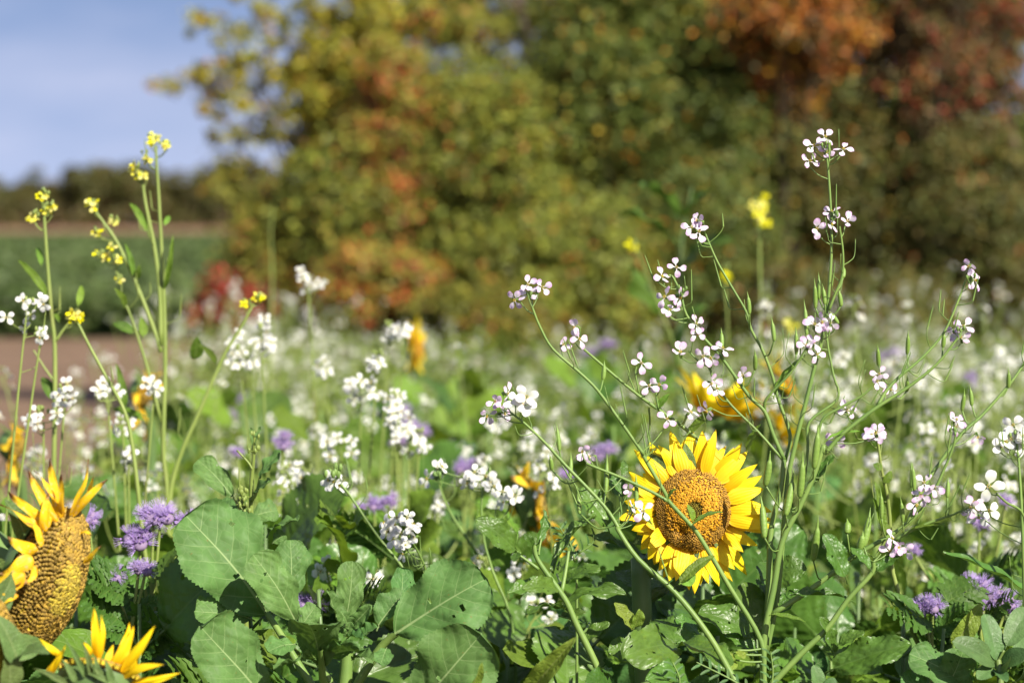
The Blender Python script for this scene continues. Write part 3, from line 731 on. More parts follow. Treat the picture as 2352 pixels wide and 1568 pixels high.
def phacelia_head(seed):
    r = random.Random(seed); mb = MB()
    fl = MB()
    vs = [(0, 0, -.5)]; 
    for k in range(5):
        a = k * 1.2566; vs += [(math.cos(a) * .45, math.sin(a) * .45, .25), (math.cos(a + .628) * .3, math.sin(a + .628) * .3, .12)]
    fl.add(vs, [(0, 1 + k, 1 + (k + 1) % 10) for k in range(10)], 0, [(0, .25, .3)] + [(.2, .25, 1.0), (.1, .25, .6)] * 5)
    for k in range(5):
        a = k * 1.2566 + .3; fl.tube([(math.cos(a) * .1, math.sin(a) * .1, -.1), (math.cos(a) * .3, math.sin(a) * .3, .6), (math.cos(a) * .42, math.sin(a) * .42, 1.35), (math.cos(a) * .6, math.sin(a) * .6, 2.0)], .05, .035, 3, 2, 1)
        fl.ball((math.cos(a) * .6, math.sin(a) * .6, 2.0), .09, .09, 4, 2, 1)
    for j in range(3):                                             # three coiled cymes
        c = Vector((math.cos(j * 2.1) * .009, math.sin(j * 2.1) * .009, r.uniform(-.002, .003)))
        for k in range(22):
            n = rvec(r, -.35, 1.0); p = c + Vector((n.x * .010, n.y * .010, n.z * .008))
            mb.addmesh(fl, facing(p, n, .0042 * r.uniform(.8, 1.1), r.uniform(0, 6)))
        mb.ball(c, .0085, .006, 8, 5, 2)
    return mb.mesh('flower_head', [M_['purple'], M_['pstamen'], M_['calyx']])
PHH = [phacelia_head(i) for i in range(3)]
def phacelia_proto(seed, h):
    r = random.Random(seed); p = Proto('phacelia'); mb = MB(); mid = Vector((r.uniform(-.03, .03), r.uniform(-.03, .03), h * .55)); mb.tube([(0, 0, -.01), mid * .5, mid], .003, .0024, 6, 3)
    for k in range(r.randint(2, 4)):
        e = mid + Vector((r.uniform(-.05, .05), r.uniform(-.05, .05), h * r.uniform(.34, .47))); mb.tube([mid, mid.lerp(e, .5) + Vector((r.uniform(-.01, .01), 0, 0)), e], .0022, .0014, 5, 3)
        p.parts.append(('flower_head', PHH[r.randrange(3)], facing(e, Vector((r.uniform(-.4, .4), r.uniform(-.5, .2), 1)), r.uniform(.9, 1.2), r.uniform(0, 6))))
    ms, h0 = LEAF['fern']
    for k in range(8):
        z = h * (.15 + .08 * k); b = Vector((mid.x * z / mid.z, mid.y * z / mid.z, z)) if z < mid.z else mid.copy(); a = k * 2.4; L = r.uniform(.07, .13); d = Vector((math.cos(a), math.sin(a), r.uniform(.1, .6))).normalized()
        p.parts.append(('leaf', ms[0], leaf_matrix(b, b + d * L, UP, None, h0)))
    p.parts.append(('stem', mb.mesh('stem', [M_['stemy']]), Matrix.Identity(4))); return p

WH = [flowering_proto('white_radish_plant', 'white', 100 + i, .74 + .045 * (i % 5), 6 + i % 3, 4, nleaf=9, leafsize=(.05, .11), fsize=.0120) for i in range(9)]
LF = [leafy_proto('leafy_plant', 200 + i, .50 + .03 * i, 13, ('field', 'field', 'gloss') if i % 2 else ('field', 'kale', 'field')) for i in range(5)]
PH = [phacelia_proto(250 + i, .62 + .05 * i) for i in range(3)]

HERO_CLEAR = []
def scatter(n, y0, y1, seed, mind, wexp=1.0, lo=-9):
    r = random.Random(seed); out = []; tries = 0
    while len(out) < n and tries < n * 60:
        tries += 1; y = y0 + (y1 - y0) * r.random() ** wexp; hw = .24 * y + .12; x = r.uniform(-hw, hw)
        if x < lo * y: continue
        if x < strip_left(y) + r.gauss(0, .08): continue
        if all((x - a) ** 2 + (y - b) ** 2 > mind * mind for a, b in out): out.append((x, y))
    return out
r = random.Random(91)
ZONES = ((420, 'left of the hedge end'), (740, 'below the free end of the hedge'), (1010, 'below the red leaved hedge shrub'), (1290, 'below the bright olive shrub'), (1640, 'below the dark green shrub'), (1990, 'below the orange leaved shrub'), (9999, 'below the brown end of the hedge'))
def where(x, y): return next(t for lim, t in ZONES if 1176 + x / y * FPX < lim)
def row(y): return 'in the farthest rows' if y > 7.2 else 'in the far middle rows' if y > 5.6 else 'in the middle rows' if y > 4.2 else 'in the nearer rows'
def height(x, y):
    px = 1176 + x / y * FPX; h = 1.0 if px < 760 else .86 if px < 900 else .80 if px < 1850 else .96
    return h if y > 5.5 else .5 * h + .45
for x, y in scatter(225, 4.4, 10.0, 1, .13, .9):
    WH[r.randrange(9)].stamp((x, y, 0), r.uniform(0, 6.28), r.uniform(.72, .90) * height(x, y), 'white flowered radish plant ' + row(y) + ' ' + where(x, y), 'flowering plant', 'white radish plants of the flower strip')
for x, y in scatter(34, 3.5, 6.2, 9, .12, 1.0, .105):
    WH[r.randrange(9)].stamp((x, y, 0), r.uniform(0, 6.28), r.uniform(.74, .98), 'white flowered radish plant ' + row(y) + ' ' + where(x, y), 'flowering plant', 'white radish plants of the flower strip')
for x, y in scatter(44, 3.05, 4.6, 2, .16):
    WH[r.randrange(9)].stamp((x, y, 0), r.uniform(0, 6.28), r.uniform(.70, .86), 'white flowered radish plant ' + row(y) + ' ' + where(x, y), 'flowering plant', 'white radish plants of the flower strip')
for x, y in scatter(95, 2.75, 6.0, 3, .14, 1.2):
    LF[r.randrange(5)].stamp((x, y, 0), r.uniform(0, 6.28), r.uniform(.9, 1.2), 'leafy flowerless plant ' + row(y) + ' ' + where(x, y), 'plant', 'leafy plants between the flowers')
for x, y in scatter(5, 4.4, 7.0, 4, .3):
    PH[r.randrange(3)].stamp((x, y, 0), r.uniform(0, 6.28), r.uniform(.95, 1.15), 'purple phacelia ' + row(y) + ' ' + where(x, y), 'flowering plant', 'purple phacelias among the white flowers')
#%%PART3
# ------------------------------------------------------------------ sunflowers
RAYS = {}
for key, mat, n, kw in (('ray', 'ray', 6, dict(fold=-.06, arch=.06, ruffle=.02, tipcurl=.25)), ('rayold', 'rayold', 6, dict(fold=-.12, arch=.10, ruffle=.05, tipcurl=-.7)), ('rayfull', 'ray', 4, dict(fold=-.25, arch=.12, ruffle=.04, tipcurl=-.4))):
    L = []
    for i in range(n):
        hw = .20 if key == 'ray' else .15; rr = random.Random(i + len(key))
        f0 = wprof(.40, .88, hw)
        k = dict(kw); k['tipcurl'] = kw['tipcurl'] * rr.uniform(-.4, 1.4); k['fold'] = kw['fold'] * rr.uniform(.5, 1.6)
        L.append(sheet(w=lambda t, f0=f0: max(f0(t), .05 * (1 - t) ** 3), nu=11, nv=22, nveins=5, fan=True, seed=60 + i, rfreq=1.3, twist=rr.uniform(-.25, .25) * (4.5 if key == 'rayold' else 1),
                       side=rr.uniform(-.06, .06) * (1.8 if key == 'rayold' else 1), **k).mesh('petal', [M_[mat]]))
    RAYS[key] = L
def floret(rad, hgt, shaft, tip, r, open_=True):
    mb = MB(); n = 6; vs = []; at = []
    prof = ((0, 1.0), (.55, .9), (.8, 1.15 if open_ else .7), (1.0, 1.35 if open_ else .25))
    for j, (z, k) in enumerate(prof):
        for i in range(n):
            a = 6.283 * i / n + r.uniform(-.1, .1); q = k * rad * (1 + (r.uniform(-.25, .25) if j == 3 else 0)); vs.append((math.cos(a) * q, math.sin(a) * q, z * hgt * (1 + (r.uniform(-.1, .1) if j == 3 else 0))))
            at.append(shaft if j < 2 else tip)
    vs.append((0, 0, hgt * (.7 if open_ else 1.1))); at.append(tuple(x * .55 for x in tip) if open_ else tip)
    fs = [(j * n + i, j * n + (i + 1) % n, (j + 1) * n + (i + 1) % n, (j + 1) * n + i) for j in range(3) for i in range(n)]
    fs += [(3 * n + i, 3 * n + (i + 1) % n, 4 * n) for i in range(n)]
    mb.add(vs, fs, 0, at); return mb
class Head:
    def __init__(s, name, label, centre, n, rx, ry, root, group=None, seed=1, cat='sunflower', roll=0.0):
        s.e = bpy.data.objects.new(name, None); COL.objects.link(s.e); s.root = Vector((root[0], root[1], 0)); s.e.location = s.root
        tag(s.e, label, cat, group); s.T = Matrix.Translation(-s.root); s.c = centre; s.n = n.normalized(); s.rx, s.ry = rx, ry
        s.M = facing(centre, s.n, 1.0, roll); s.r = random.Random(seed)
    def surf(s, u, v, hfun):
        return s.M @ Vector((u * s.rx, v * s.ry, hfun(math.hypot(u, v), u, v)))
    def disc(s, hfun, N, colfun, rad, hgt, parts=0, openfun=None, dark=(.10, .05, .012)):
        r = s.r; mb = MB(); rings, seg = 14, 36; vs = []; fs = []
        for j in range(rings + 1):
            for k in range(seg):
                a = 6.283 * k / seg; q = j / rings; vs.append(s.surf(q * math.cos(a), q * math.sin(a), hfun) - s.n * .0012)
        for j in range(rings):
            for k in range(seg): fs.append((j * seg + k, (j + 1) * seg + k, (j + 1) * seg + (k + 1) % seg, j * seg + (k + 1) % seg))
        mb.add(vs, fs, 0, [dark] * len(vs)); d = link('disc', mb.mesh('disc', [M_['attr']]), s.T, s.e)
        mass = MB(); shown = []
        for k in range(N):
            q = math.sqrt((k + .5) / N); a = k * 2.399963; u, v = q * math.cos(a), q * math.sin(a)
            p = s.surf(u, v, hfun); e = .02
            nn = (s.surf(u + e, v, hfun) - s.surf(u - e, v, hfun)).cross(s.surf(u, v + e, hfun) - s.surf(u, v - e, hfun)).normalized()
            nn = (nn + Vector((r.gauss(0, .12), r.gauss(0, .12), r.gauss(0, .12)))).normalized()
            sh, tp, op, k1, k2 = colfun(q, u, v, r); shown.append((nn.dot((CAM - p).normalized()), p, nn, sh, tp, op, k1, k2))
        shown.sort(key=lambda x: -x[0])
        FL = [floret(1, 1, (.58, .46, .035), (.44, .29, .055), r, True).mesh('floret', [M_['attr']]) for _ in range(5)] if parts else []
        for i, (vis, p, nn, sh, tp, op, k1, k2) in enumerate(shown):
            if i < parts:
                M = facing(p, nn, 1, r.uniform(0, 6)) @ Matrix.Diagonal((rad * k1, rad * k1, hgt * k2, 1)); link('floret', FL[r.randrange(5)], M, d)
            else: mass.addmesh(floret(rad * k1, hgt * k2, sh, tp, r, op), facing(p, nn, 1, r.uniform(0, 6)))
        if mass.v: tag(link('floret_mass', mass.mesh('floret_mass', [M_['attr']]), None, d), kind='stuff')
    def petal(s, kind, b, t, n=None, hw=None, i=None):
        ms = RAYS[kind]; me = ms[(s.r.randrange(99) if i is None else i) % len(ms)]; v = t - b; L = v.length; x, y, z = frame_of(v, n or s.n)
        sx = L if hw is None else hw / .17
        link('petal', me, s.T @ mat_of(x * sx, y * L, z * L, b), s.e)
    def back(s, depth, bracts, blen, mat='bract'):
        """green bowl behind the disc and its pointed bracts"""
        mb = MB(); vs = []; fs = []; seg = 28
        for j in range(7):
            th = j / 6 * math.pi / 2
            for k in range(seg):
                a = 6.283 * k / seg; vs.append(s.M @ Vector((math.cos(a) * s.rx * 1.02 * math.cos(th * .93), math.sin(a) * s.ry * 1.02 * math.cos(th * .93), -.003 - depth * math.sin(th))))
        for j in range(6):
            for k in range(seg): fs.append((j * seg + k, j * seg + (k + 1) % seg, (j + 1) * seg + (k + 1) % seg, (j + 1) * seg + k))
        mb.add(vs, fs); link('calyx', mb.mesh('calyx', [M_['stemd']]), s.T, s.e)
        ms, h0 = LEAF['bract']
        for k in range(bracts):
            a = 6.283 * (k + s.r.uniform(-.3, .3)) / bracts; o = s.M @ Vector((math.cos(a) * s.rx, math.sin(a) * s.ry, -.006 - (k % 2) * depth * .3)); c = s.M @ Vector((0, 0, -.006))
            out = (o - c).normalized(); L = blen * s.r.uniform(.7, 1.15); d = (out + s.n * s.r.uniform(-.55, .25)).normalized()
            link('bract', ms[k % 2], s.T @ leaf_matrix(o - out * .004, o + d * L, s.n, L * .3, h0), s.e)
    def stem(s, pts, r0, r1, mat='stemd'):
        mb = MB(); mb.tube(pts, r0, r1, 9, 6); link('stem', mb.mesh('stem', [M_[mat]]), s.T, s.e)
    def leaf(s, kind, b, t, hw, n=(.2, -.5, .8), mat=None):
        ms, h0 = LEAF[kind]; me = ms[s.r.randrange(len(ms))]
        link('leaf', me, s.T @ leaf_matrix(b, t, Vector(n), hw, h0), s.e)

# the bright one, in focus
c0 = P(*cs(722, 757), 2.425); pxm = 2.425 / FPX
root = (c0.x - .02, c0.y + .07)
S = Head('sunflower', 'bright yellow sunflower in full bloom facing the camera, crossed by a radish stem', c0, Vector((.03, -1, .10)), 84 * pxm, 91 * pxm, root, None, 5)
def hmain(q, u, v):
    z = .013 * (1 - q ** 2.2) - .003 * math.exp(-(q / .26) ** 2)
    z -= .010 * math.exp(-(((u + .33) / .15) ** 2 + ((v + .52) / .16) ** 2))          # hollow low on the left and the lump beside it
    z += .006 * math.exp(-(((u + .05) / .22) ** 2 + ((v + .80) / .20) ** 2))
    return z
def cmain(q, u, v, r):
    j = r.uniform(.75, 1.25); lump = math.hypot((u + .05) / .26, (v + .80) / .24) < 1
    if q < .24: return (.15 * j, .13 * j, .02), (.24 * j, .19 * j, .025), False, 1.0, .8
    if q < .66 + r.gauss(0, .12) and not lump: return (.34 * j, .15 * j, .010), (.66 * j, .34 * j, .018), True, 1.0, 1.25
    return (.25 * j, .125 * j, .015), (.43 * j, .24 * j, .035), True, .9, .9
S.disc(hmain, 1700, cmain, .00080, .0027)
tips = [(515, 45), (650, 120), (805, 50), (930, 40), (1020, 185), (1160, 160), (1210, 235), (1300, 350), (1340, 450), (1360, 570), (1430, 775), (1450, 850), (1455, 915), (1390, 965), (1305, 1080), (1170, 1135), (1205, 1345), (1075, 1400),
        (955, 1445), (735, 1510), (690, 1480), (570, 1390), (450, 1370), (390, 1240), (320, 1100), (300, 890), (40, 845), (95, 680), (145, 415), (165, 560), (190, 215), (320, 140), (410, 180), (475, 200), (720, 20), (860, 1420), (510, 1330), (640, 1330), (1100, 1290), (340, 1000), (1250, 650), (350, 1160), (410, 1310), (500, 1400), (620, 1410), (790, 1440), (130, 760), (240, 330), (560, 150), (870, 120), (1090, 200)]
for i, (x, y) in enumerate(tips):
    a = math.atan2((y - 757) / 1.08, x - 722) + S.r.uniform(-.06, .06); bx, by = 722 + 316 * math.cos(a), 757 + 340 * math.sin(a)
    back = .004 * (i % 3); b = P(*cs(bx, by), 2.425 + back); fwd = S.r.uniform(-.012, .012) + (.006 if y < 700 else -.004)
    t = P(*cs(x, y), 2.425 + back + fwd)
    S.petal('ray', b, t, hw=S.r.uniform(42, 64) * .25635 * pxm, i=i)
for k in range(36):
    a = 6.283 * (k + S.r.uniform(-.3, .3)) / 36; q = S.r.uniform(1.50, 1.78); b = S.M @ Vector((math.cos(a) * S.rx * .96, math.sin(a) * S.ry * .96, -.009)); t = S.M @ Vector((math.cos(a + .08) * S.rx * q, math.sin(a + .08) * S.ry * q, -.010 + S.r.uniform(-.004, .004)))
    S.petal('ray', b, t, hw=.0068)
S.back(.018, 16, .03)
S.stem([S.M @ Vector((0, 0, -.02)), c0 + Vector((-.012, .035, -.02)), P(*c9(1345, 560), 2.49), P(*c9(1310, 900), 2.49), Vector((root[0], root[1], 0))], .008, .011)
for b, t, hw, n in ((c9(1340, 470), c9(870, 280), 52, (.1, -.4, .9)), (c9(1320, 720), c9(1120, 560), 95, (.3, -.8, .5)), (c9(1330, 700), c9(1520, 620), 80, (-.1, -.6, .7)), (c9(1320, 820), c9(1840, 640), 60, (.3, -.3, .9)), (c9(1310, 950), c9(1250, 740), 60, (.3, -.8, .3))):
    S.leaf('gloss', P(*b, 2.50), P(*t, 2.53), hw * .293 * pxm, n)

# the drooping old head at the left edge
dL = 2.19; pL = dL / FPX * .341; cL = P(*cl(300, 880), dL + .012); nL = Vector((.79, -.57, -.22))
S = Head('sunflower', 'spent sunflower head turned sideways at the frame edge with withered petals', cL, nL, .0445, .069, (cL.x - .16, cL.y + .08), None, 8, roll=-.22)
hold = lambda q, u, v: .026 * (1 - q ** 2.0)
def cold(q, u, v, r):
    j = r.uniform(.75, 1.25); return (.58 * j, .46 * j, .035), ((.44 * j, .29 * j, .055) if q > .35 else (.54 * j, .42 * j, .06)), True, 1.0, 1.0
S.disc(hold, 1150, cold, .00152, .0052, parts=298, dark=(.13, .07, .012))
oldp = [((410, 455), (320, 60), 34), ((385, 480), (190, 130), 38), ((365, 330), (225, 135), 26), ((470, 440), (590, 55), 26), ((485, 440), (735, 185), 30), ((590, 300), (635, 170), 14), ((330, 490), (30, 280), 36), ((305, 545), (330, 285), 34), ((285, 560), (-10, 365), 34), ((285, 640), (175, 490), 34), ((255, 675), (38, 578), 46), ((225, 730), (-20, 830), 56), ((170, 860), (-60, 920), 50), ((240, 780), (160, 905), 26), ((110, 970), (20, 1060), 26), ((95, 960), (-80, 980), 40), ((535, 550), (625, 585), 18), ((570, 760), (685, 640), 20), ((420, 450), (395, 140), 22), ((170, 840), (-70, 860), 40), ((330, 520), (290, 265), 20)]
for i, (b, t, w) in enumerate(oldp):
    zb = dL - .022 + max(-1, min(1, (b[0] - 330) / 200)) * .036 - (.006 if i % 2 else 0)
    S.petal('rayold', P(*cl(*b), zb), P(*cl(*t), zb - .004 + S.r.uniform(-.02, .008)), Vector((.5, -1, .3)), hw=w * pL * 1.08, i=i)
S.back(.03, 10, .035)
S.stem([S.M @ Vector((0, 0, -.03)), cL + Vector((-.07, .035, .03)), cL + Vector((-.14, .06, -.06)), Vector((cL.x - .16, cL.y + .08, 0))], .013, .014, 'stem')
for b, t, w in (((330, 420), (170, 165), 14), ((290, 420), (180, 270), 16), ((210, 470), (80, 380), 16), ((60, 640), (10, 760), 60), ((110, 620), (0, 640), 40)):
    S.leaf('bract', P(*cl(*b), dL + .03), P(*cl(*t), dL + .03), w * pL)

# the second old head low in the corner and the wilting one with upright petals
cA = P(-48, 1495, 2.08)
S = Head('sunflower', 'brown spent sunflower head mostly cut off by the lower corner below the drooping one', cA, Vector((.75, -.6, .1)), .035, .05, (cA.x - .1, cA.y), None, 18)
S.disc(hold, 420, cold, .0019, .0055, dark=(.13, .07, .012)); S.back(.025, 10, .04); S.stem([S.M @ Vector((0, 0, -.02)), cA + Vector((-.06, .02, -.03)), Vector((cA.x - .1, cA.y, 0))], .011, .012, 'stem')
S.leaf('bract', P(*c2(110, 1430), 2.06), P(*c2(-40, 1130), 2.05), .013, (.5, -.6, .6)); S.leaf('bract', P(*c2(110, 1400), 2.06), P(*c2(300, 1375), 2.05), .014, (.2, -.3, .9)); S.leaf('bract', P(*c2(60, 1600), 2.06), P(*c2(40, 1340), 2.05), .012, (.5, -.6, .6))

dB = 2.10; pB = dB / FPX * .3775; cB = P(*c2(610, 1545), dB)
S = Head('sunflower', 'wilting sunflower with a few upright yellow petals seen from behind at the bottom edge', cB, Vector((.15, .55, .85)), .036, .036, (cB.x, cB.y + .02), None, 12)
S.disc(lambda q, u, v: .01 * (1 - q * q), 200, cold, .0016, .004)
for i, (b, t, w) in enumerate((((600, 1420), (572, 1105), 34), ((615, 1400), (618, 1150), 22), ((690, 1510), (782, 1200), 44), ((745, 1510), (945, 1215), 38), ((700, 1530), (1000, 1455), 36), ((780, 1580), (1098, 1505), 30), ((690, 1460), (812, 1215), 40), ((320, 1510), (402, 1330), 18), ((370, 1400), (235, 1293), 22), ((285, 1515), (380, 1370), 26), ((545, 1410), (500, 1315), 26), ((720, 1500), (840, 1480), 30), ((640, 1530), (690, 1330), 30), ((760, 1530), (830, 1430), 34))):
    S.petal('rayfull', P(*c2(*b), dB - .02), P(*c2(*t), dB - .02 + S.r.uniform(-.02, .02)), Vector((.4, -1, .3)), hw=w * pB, i=i)
S.back(.03, 0, .05)
for i, (b, t, w) in enumerate((((520, 1540), (400, 1300), 20), ((560, 1540), (500, 1310), 22), ((640, 1560), (545, 1440), 24), ((460, 1560), (380, 1420), 24), ((680, 1580), (640, 1420), 24), ((590, 1560), (580, 1400), 26), ((420, 1590), (200, 1470), 22), ((720, 1590), (520, 1500), 22))):
    S.leaf('bract', P(*c2(*b), dB - .035), P(*c2(*t), dB - .04), w * pB, (.3, -.8, .5))
S.stem([S.M @ Vector((0, 0, -.02)), cB + Vector((0, .0, -.12)), Vector((cB.x, cB.y + .02, 0))], .009, .011, 'stem')

# sunflowers out of focus farther back
def far_sunflower(label, px, py, d, n, rad, seed, petals=20, droop=0.0, plen=1.0, h=None):
    c = P(px, py, d); S = Head('sunflower', label, c, Vector(n), rad, rad, (c.x, c.y + .05), 'sunflowers out of focus in the flower strip', seed)
    S.disc(lambda q, u, v: .012 * (1 - q * q), 130, cold if seed % 2 else cmain, rad * .085, .004)
    for k in range(petals):
        a = 6.283 * (k + S.r.uniform(-.3, .3)) / petals; L = rad * plen * S.r.uniform(.9, 1.5); o = Vector((math.cos(a), math.sin(a), 0))
        b = S.M @ (o * rad * .95 + Vector((0, 0, -.003))); t = S.M @ (o * (rad + L * S.r.uniform(.7, 1)) + Vector((0, 0, S.r.uniform(-.5, .5) * L))) - UP * droop * L
        S.petal('rayold' if droop > 0 else 'ray', b, t, hw=rad * .34)
    S.back(.02, 10, rad * .8); S.stem([S.M @ Vector((0, 0, -.02)), c + Vector((0, .05, -.06)), c + Vector((.0, .06, -.2)), Vector((c.x, c.y + .05, 0))], .007, .010)
    for k in range(5):
        a = k * 2.4; z = c.z * (.35 + .1 * k); b = Vector((c.x, c.y + .05, z)); S.leaf('gloss', b, b + Vector((math.cos(a), math.sin(a), .3)) * .14, .045)
far_sunflower('blurred orange yellow sunflower behind the tall yellow mustard stems', 332, 898, 3.7, (.97, -.1, -.2), .022, 21, 20, .5, 1.4)
far_sunflower('blurred sunflower turned edge on as an upright yellow streak before the red shrub', 955, 800, 5.6, (.985, -.15, .1), .034, 22, 18, 0, 1.0)
far_sunflower('blurred drooping orange sunflower left of the bright one behind white flowers', 1222, 1150, 3.25, (.9, .25, .3), .034, 23, 22, .5, 1.4)
far_sunflower('blurred yellow sunflower just above and behind the bright one', 1655, 955, 3.75, (.2, .1, 1), .030, 24, 24, -.7, 1.5)
far_sunflower('far blurred yellow sunflower behind the pods of the lilac radish', 1800, 890, 4.2, (.9, .1, .4), .030, 26, 20, 0, 1.3)
far_sunflower('blurred small yellow sunflower low behind the pods right of the bright one', 1775, 980, 3.8, (.8, .3, .5), .024, 28, 18, -.3, 1.4)
far_sunflower('blurred yellow sunflower above the drooping spent head at the left', 32, 1022, 3.5, (.95, .1, -.1), .022, 27, 18, .5, 1.4)

# ------------------------------------------------------------------ the tall lilac radish on the right, in focus
b0 = P(1752, 1560, 2.40)
L = Plant('wild_radish', 'tall branching wild radish with pale lilac flowers and green seed pods around the bright sunflower', 'flowering plant', (b0.x, b0.y), 'stem', None, 3)
def C(f, *pts): return [f(x, y) for x, y in pts]
A = C(c7, (430, 300), (470, 400), (540, 520), (700, 660), (800, 770), (1000, 1050)) + C(c1, (370, 290), (420, 380), (500, 515), (520, 560), (640, 690), (700, 770), (860, 1040), (1030, 1330), (1050, 1560))
L.stem(A, 2.36, 2.38, .0011, .0031, True, 10)
L.stem(C(c1, (65, 350), (110, 370), (260, 430), (430, 510), (515, 560)), 2.37, 2.365, .0011, .0018, False, 4)
L.stem(C(c7, (320, 850), (390, 905), (500, 1010), (600, 1120), (800, 1330), (880, 1450)) + C(c1, (240, 720), (350, 880), (550, 1060), (740, 1300), (890, 1560)), 2.37, 2.33, .0010, .0038, True, 10)
L.stem(C(c7, (690, 510), (760, 570), (900, 690), (1000, 770), (1100, 840), (1200, 910), (1300, 990)) + C(c1, (740, 260), (900, 450), (1060, 700), (1075, 900), (1050, 1300)), 2.42, 2.455, .0011, .0026, False, 7)
L.stem(C(c7, (975, 610), (970, 650), (990, 755)), 2.43, 2.43, .0007, .0010); L.stem(C(c7, (1075, 735), (1080, 770), (1092, 838)), 2.43, 2.43, .0007, .0010)
L.stem(C(c7, (1040, 825), (1045, 900), (1040, 990), (1035, 1120)), 2.44, 2.46, .0010, .0010)
L.stem(C(c5, (215, 930), (245, 920), (290, 1010), (320, 1120), (400, 1230), (500, 1340), (600, 1480), (660, 1560)) + [(1756, 944), (1776, 998), (1801, 1055)], 2.40, 2.41, .0010, .0022, False, 9)
L.stem(C(c5, (330, 1310), (390, 1370), (440, 1400), (470, 1480), (560, 1600)) + [(1740, 990), (1800, 1058)], 2.41, 2.41, .0008, .0015, False, 4)
L.stem(C(c5, (420, 700), (480, 840), (560, 980), (635, 1110), (660, 1200), (720, 1310), (770, 1440), (800, 1560)) + [(1815, 1000), (1803, 1060)], 2.42, 2.42, .0010, .0020, False, 9)
L.stem(C(c5, (1050, 300), (1060, 340), (1075, 560), (1080, 760), (1070, 950), (1055, 1100), (1030, 1250), (990, 1400), (950, 1560)) + C(c1, (1220, 250), (1180, 450), (1150, 800), (1120, 1100), (1060, 1400)), 2.40, 2.41, .0010, .0030, False, 14)
L.stem(C(c5, (1122, 660), (1140, 800), (1135, 920), (1100, 1010), (1065, 1100)), 2.39, 2.40, .0009, .0016, False, 6)
L.stem(C(c5, (1050, 1130), (1060, 1280), (1090, 1440), (1112, 1560)) + C(c1, (1300, 120), (1290, 280), (1255, 560)), 2.41, 2.40, .0010, .0016, False, 6)
L.stem(C(c5, (945, 1300), (870, 1420), (740, 1560)) + [(1757, 944)], 2.39, 2.41, .0009, .0016, False, 5)
L.stem([(1801, 1055)] + C(c1, (1140, 500), (1090, 700), (1080, 850), (1075, 1100), (1055, 1400)), 2.41, 2.40, .0026, .0034)
G = C(c8, (755, 640), (740, 665), (640, 790), (520, 890), (420, 960), (280, 1050), (100, 1190), (0, 1300)) + C(c1, (1380, 250), (1330, 400), (1250, 580), (1150, 780), (1100, 1050), (1050, 1300), (1040, 1560))
L.stem(G, 2.38, 2.39, .0010, .0042, True, 12)
L.stem(C(c8, (800, 320), (760, 430), (680, 610), (560, 750), (430, 860), (350, 945), (300, 1030)), 2.40, 2.385, .0009, .0020, False, 9)
L.stem(C(c8, (270, 925), (200, 980), (90, 1040)) + C(c1, (1365, 120), (1340, 330)), 2.38, 2.39, .0009, .0018, False, 4)
L.stem(C(c4, (1250, 70), (1230, 150), (1180, 270), (1100, 440), (1000, 560), (870, 660), (660, 780), (500, 900), (350, 1010), (130, 1150)), 2.37, 2.39, .0010, .0030, False, 8)
L.stem([(2372, 800), (2352, 835), (2318, 883), (2257, 952), (2210, 995), (2150, 1075), (2110, 1140), (2085, 1203)], 2.41, 2.38, .0012, .0022, False, 7)
L.stem(C(c4, (1330, 500), (1230, 545), (1100, 590), (980, 640), (880, 700)), 2.36, 2.38, .0009, .0018, False, 7)
L.stem(C(c4, (750, 830), (740, 900), (600, 1055), (470, 1235), (330, 1370), (140, 1568), (100, 1640)), 2.36, 2.37, .0022, .0040, True)
for f, pts in ((c5, [(990, 240), (1055, 275), (1045, 195), (965, 320), (1140, 260), (1080, 585), (1075, 650), (1160, 635), (1000, 672), (345, 665), (385, 690), (380, 630), (190, 925), (268, 875), (210, 1030), (285, 1030), (235, 1100), (370, 1170), (375, 1225), (290, 1320), (410, 1340), (510, 1300), (450, 1345), (450, 1480), (480, 1510), (615, 1440), (990, 1175), (1035, 1160), (1075, 1165), (950, 1285), (985, 1270), (1000, 1330)]),
               (c7, [(340, 260), (415, 235), (405, 180), (480, 195), (590, 495), (672, 465), (655, 405), (1000, 590), (1040, 710), (1095, 700), (235, 790), (300, 750), (270, 815), (190, 865), (280, 855), (690, 1050), (710, 1085), (735, 1078), (1135, 885), (1255, 850), (1345, 840), (965, 1350), (1012, 1365), (935, 1250)]),
               (c8, [(822, 235), (850, 315), (745, 610), (790, 580), (775, 645), (310, 850), (295, 890), (370, 940), (125, 1055), (60, 1225), (290, 1190), (745, 1150), (748, 1110), (870, 1205)]),
               (c4, [(1060, 350), (1040, 430), (1120, 380), (1010, 480), (1360, 470), (1345, 500), (860, 690), (850, 770), (900, 740), (935, 760)])):
    for x, y in pts:
        d = 2.395 if f is not c4 else 2.365
        if f is c7 and y > 1200: d = 2.35
        L.flower(*f(x, y), d, .0106)
for x, y in ((345, 795), (400, 768), (385, 800)): L.flower(*c7(x, y), 2.36, .0125, 'white', (.1, -1, .3))
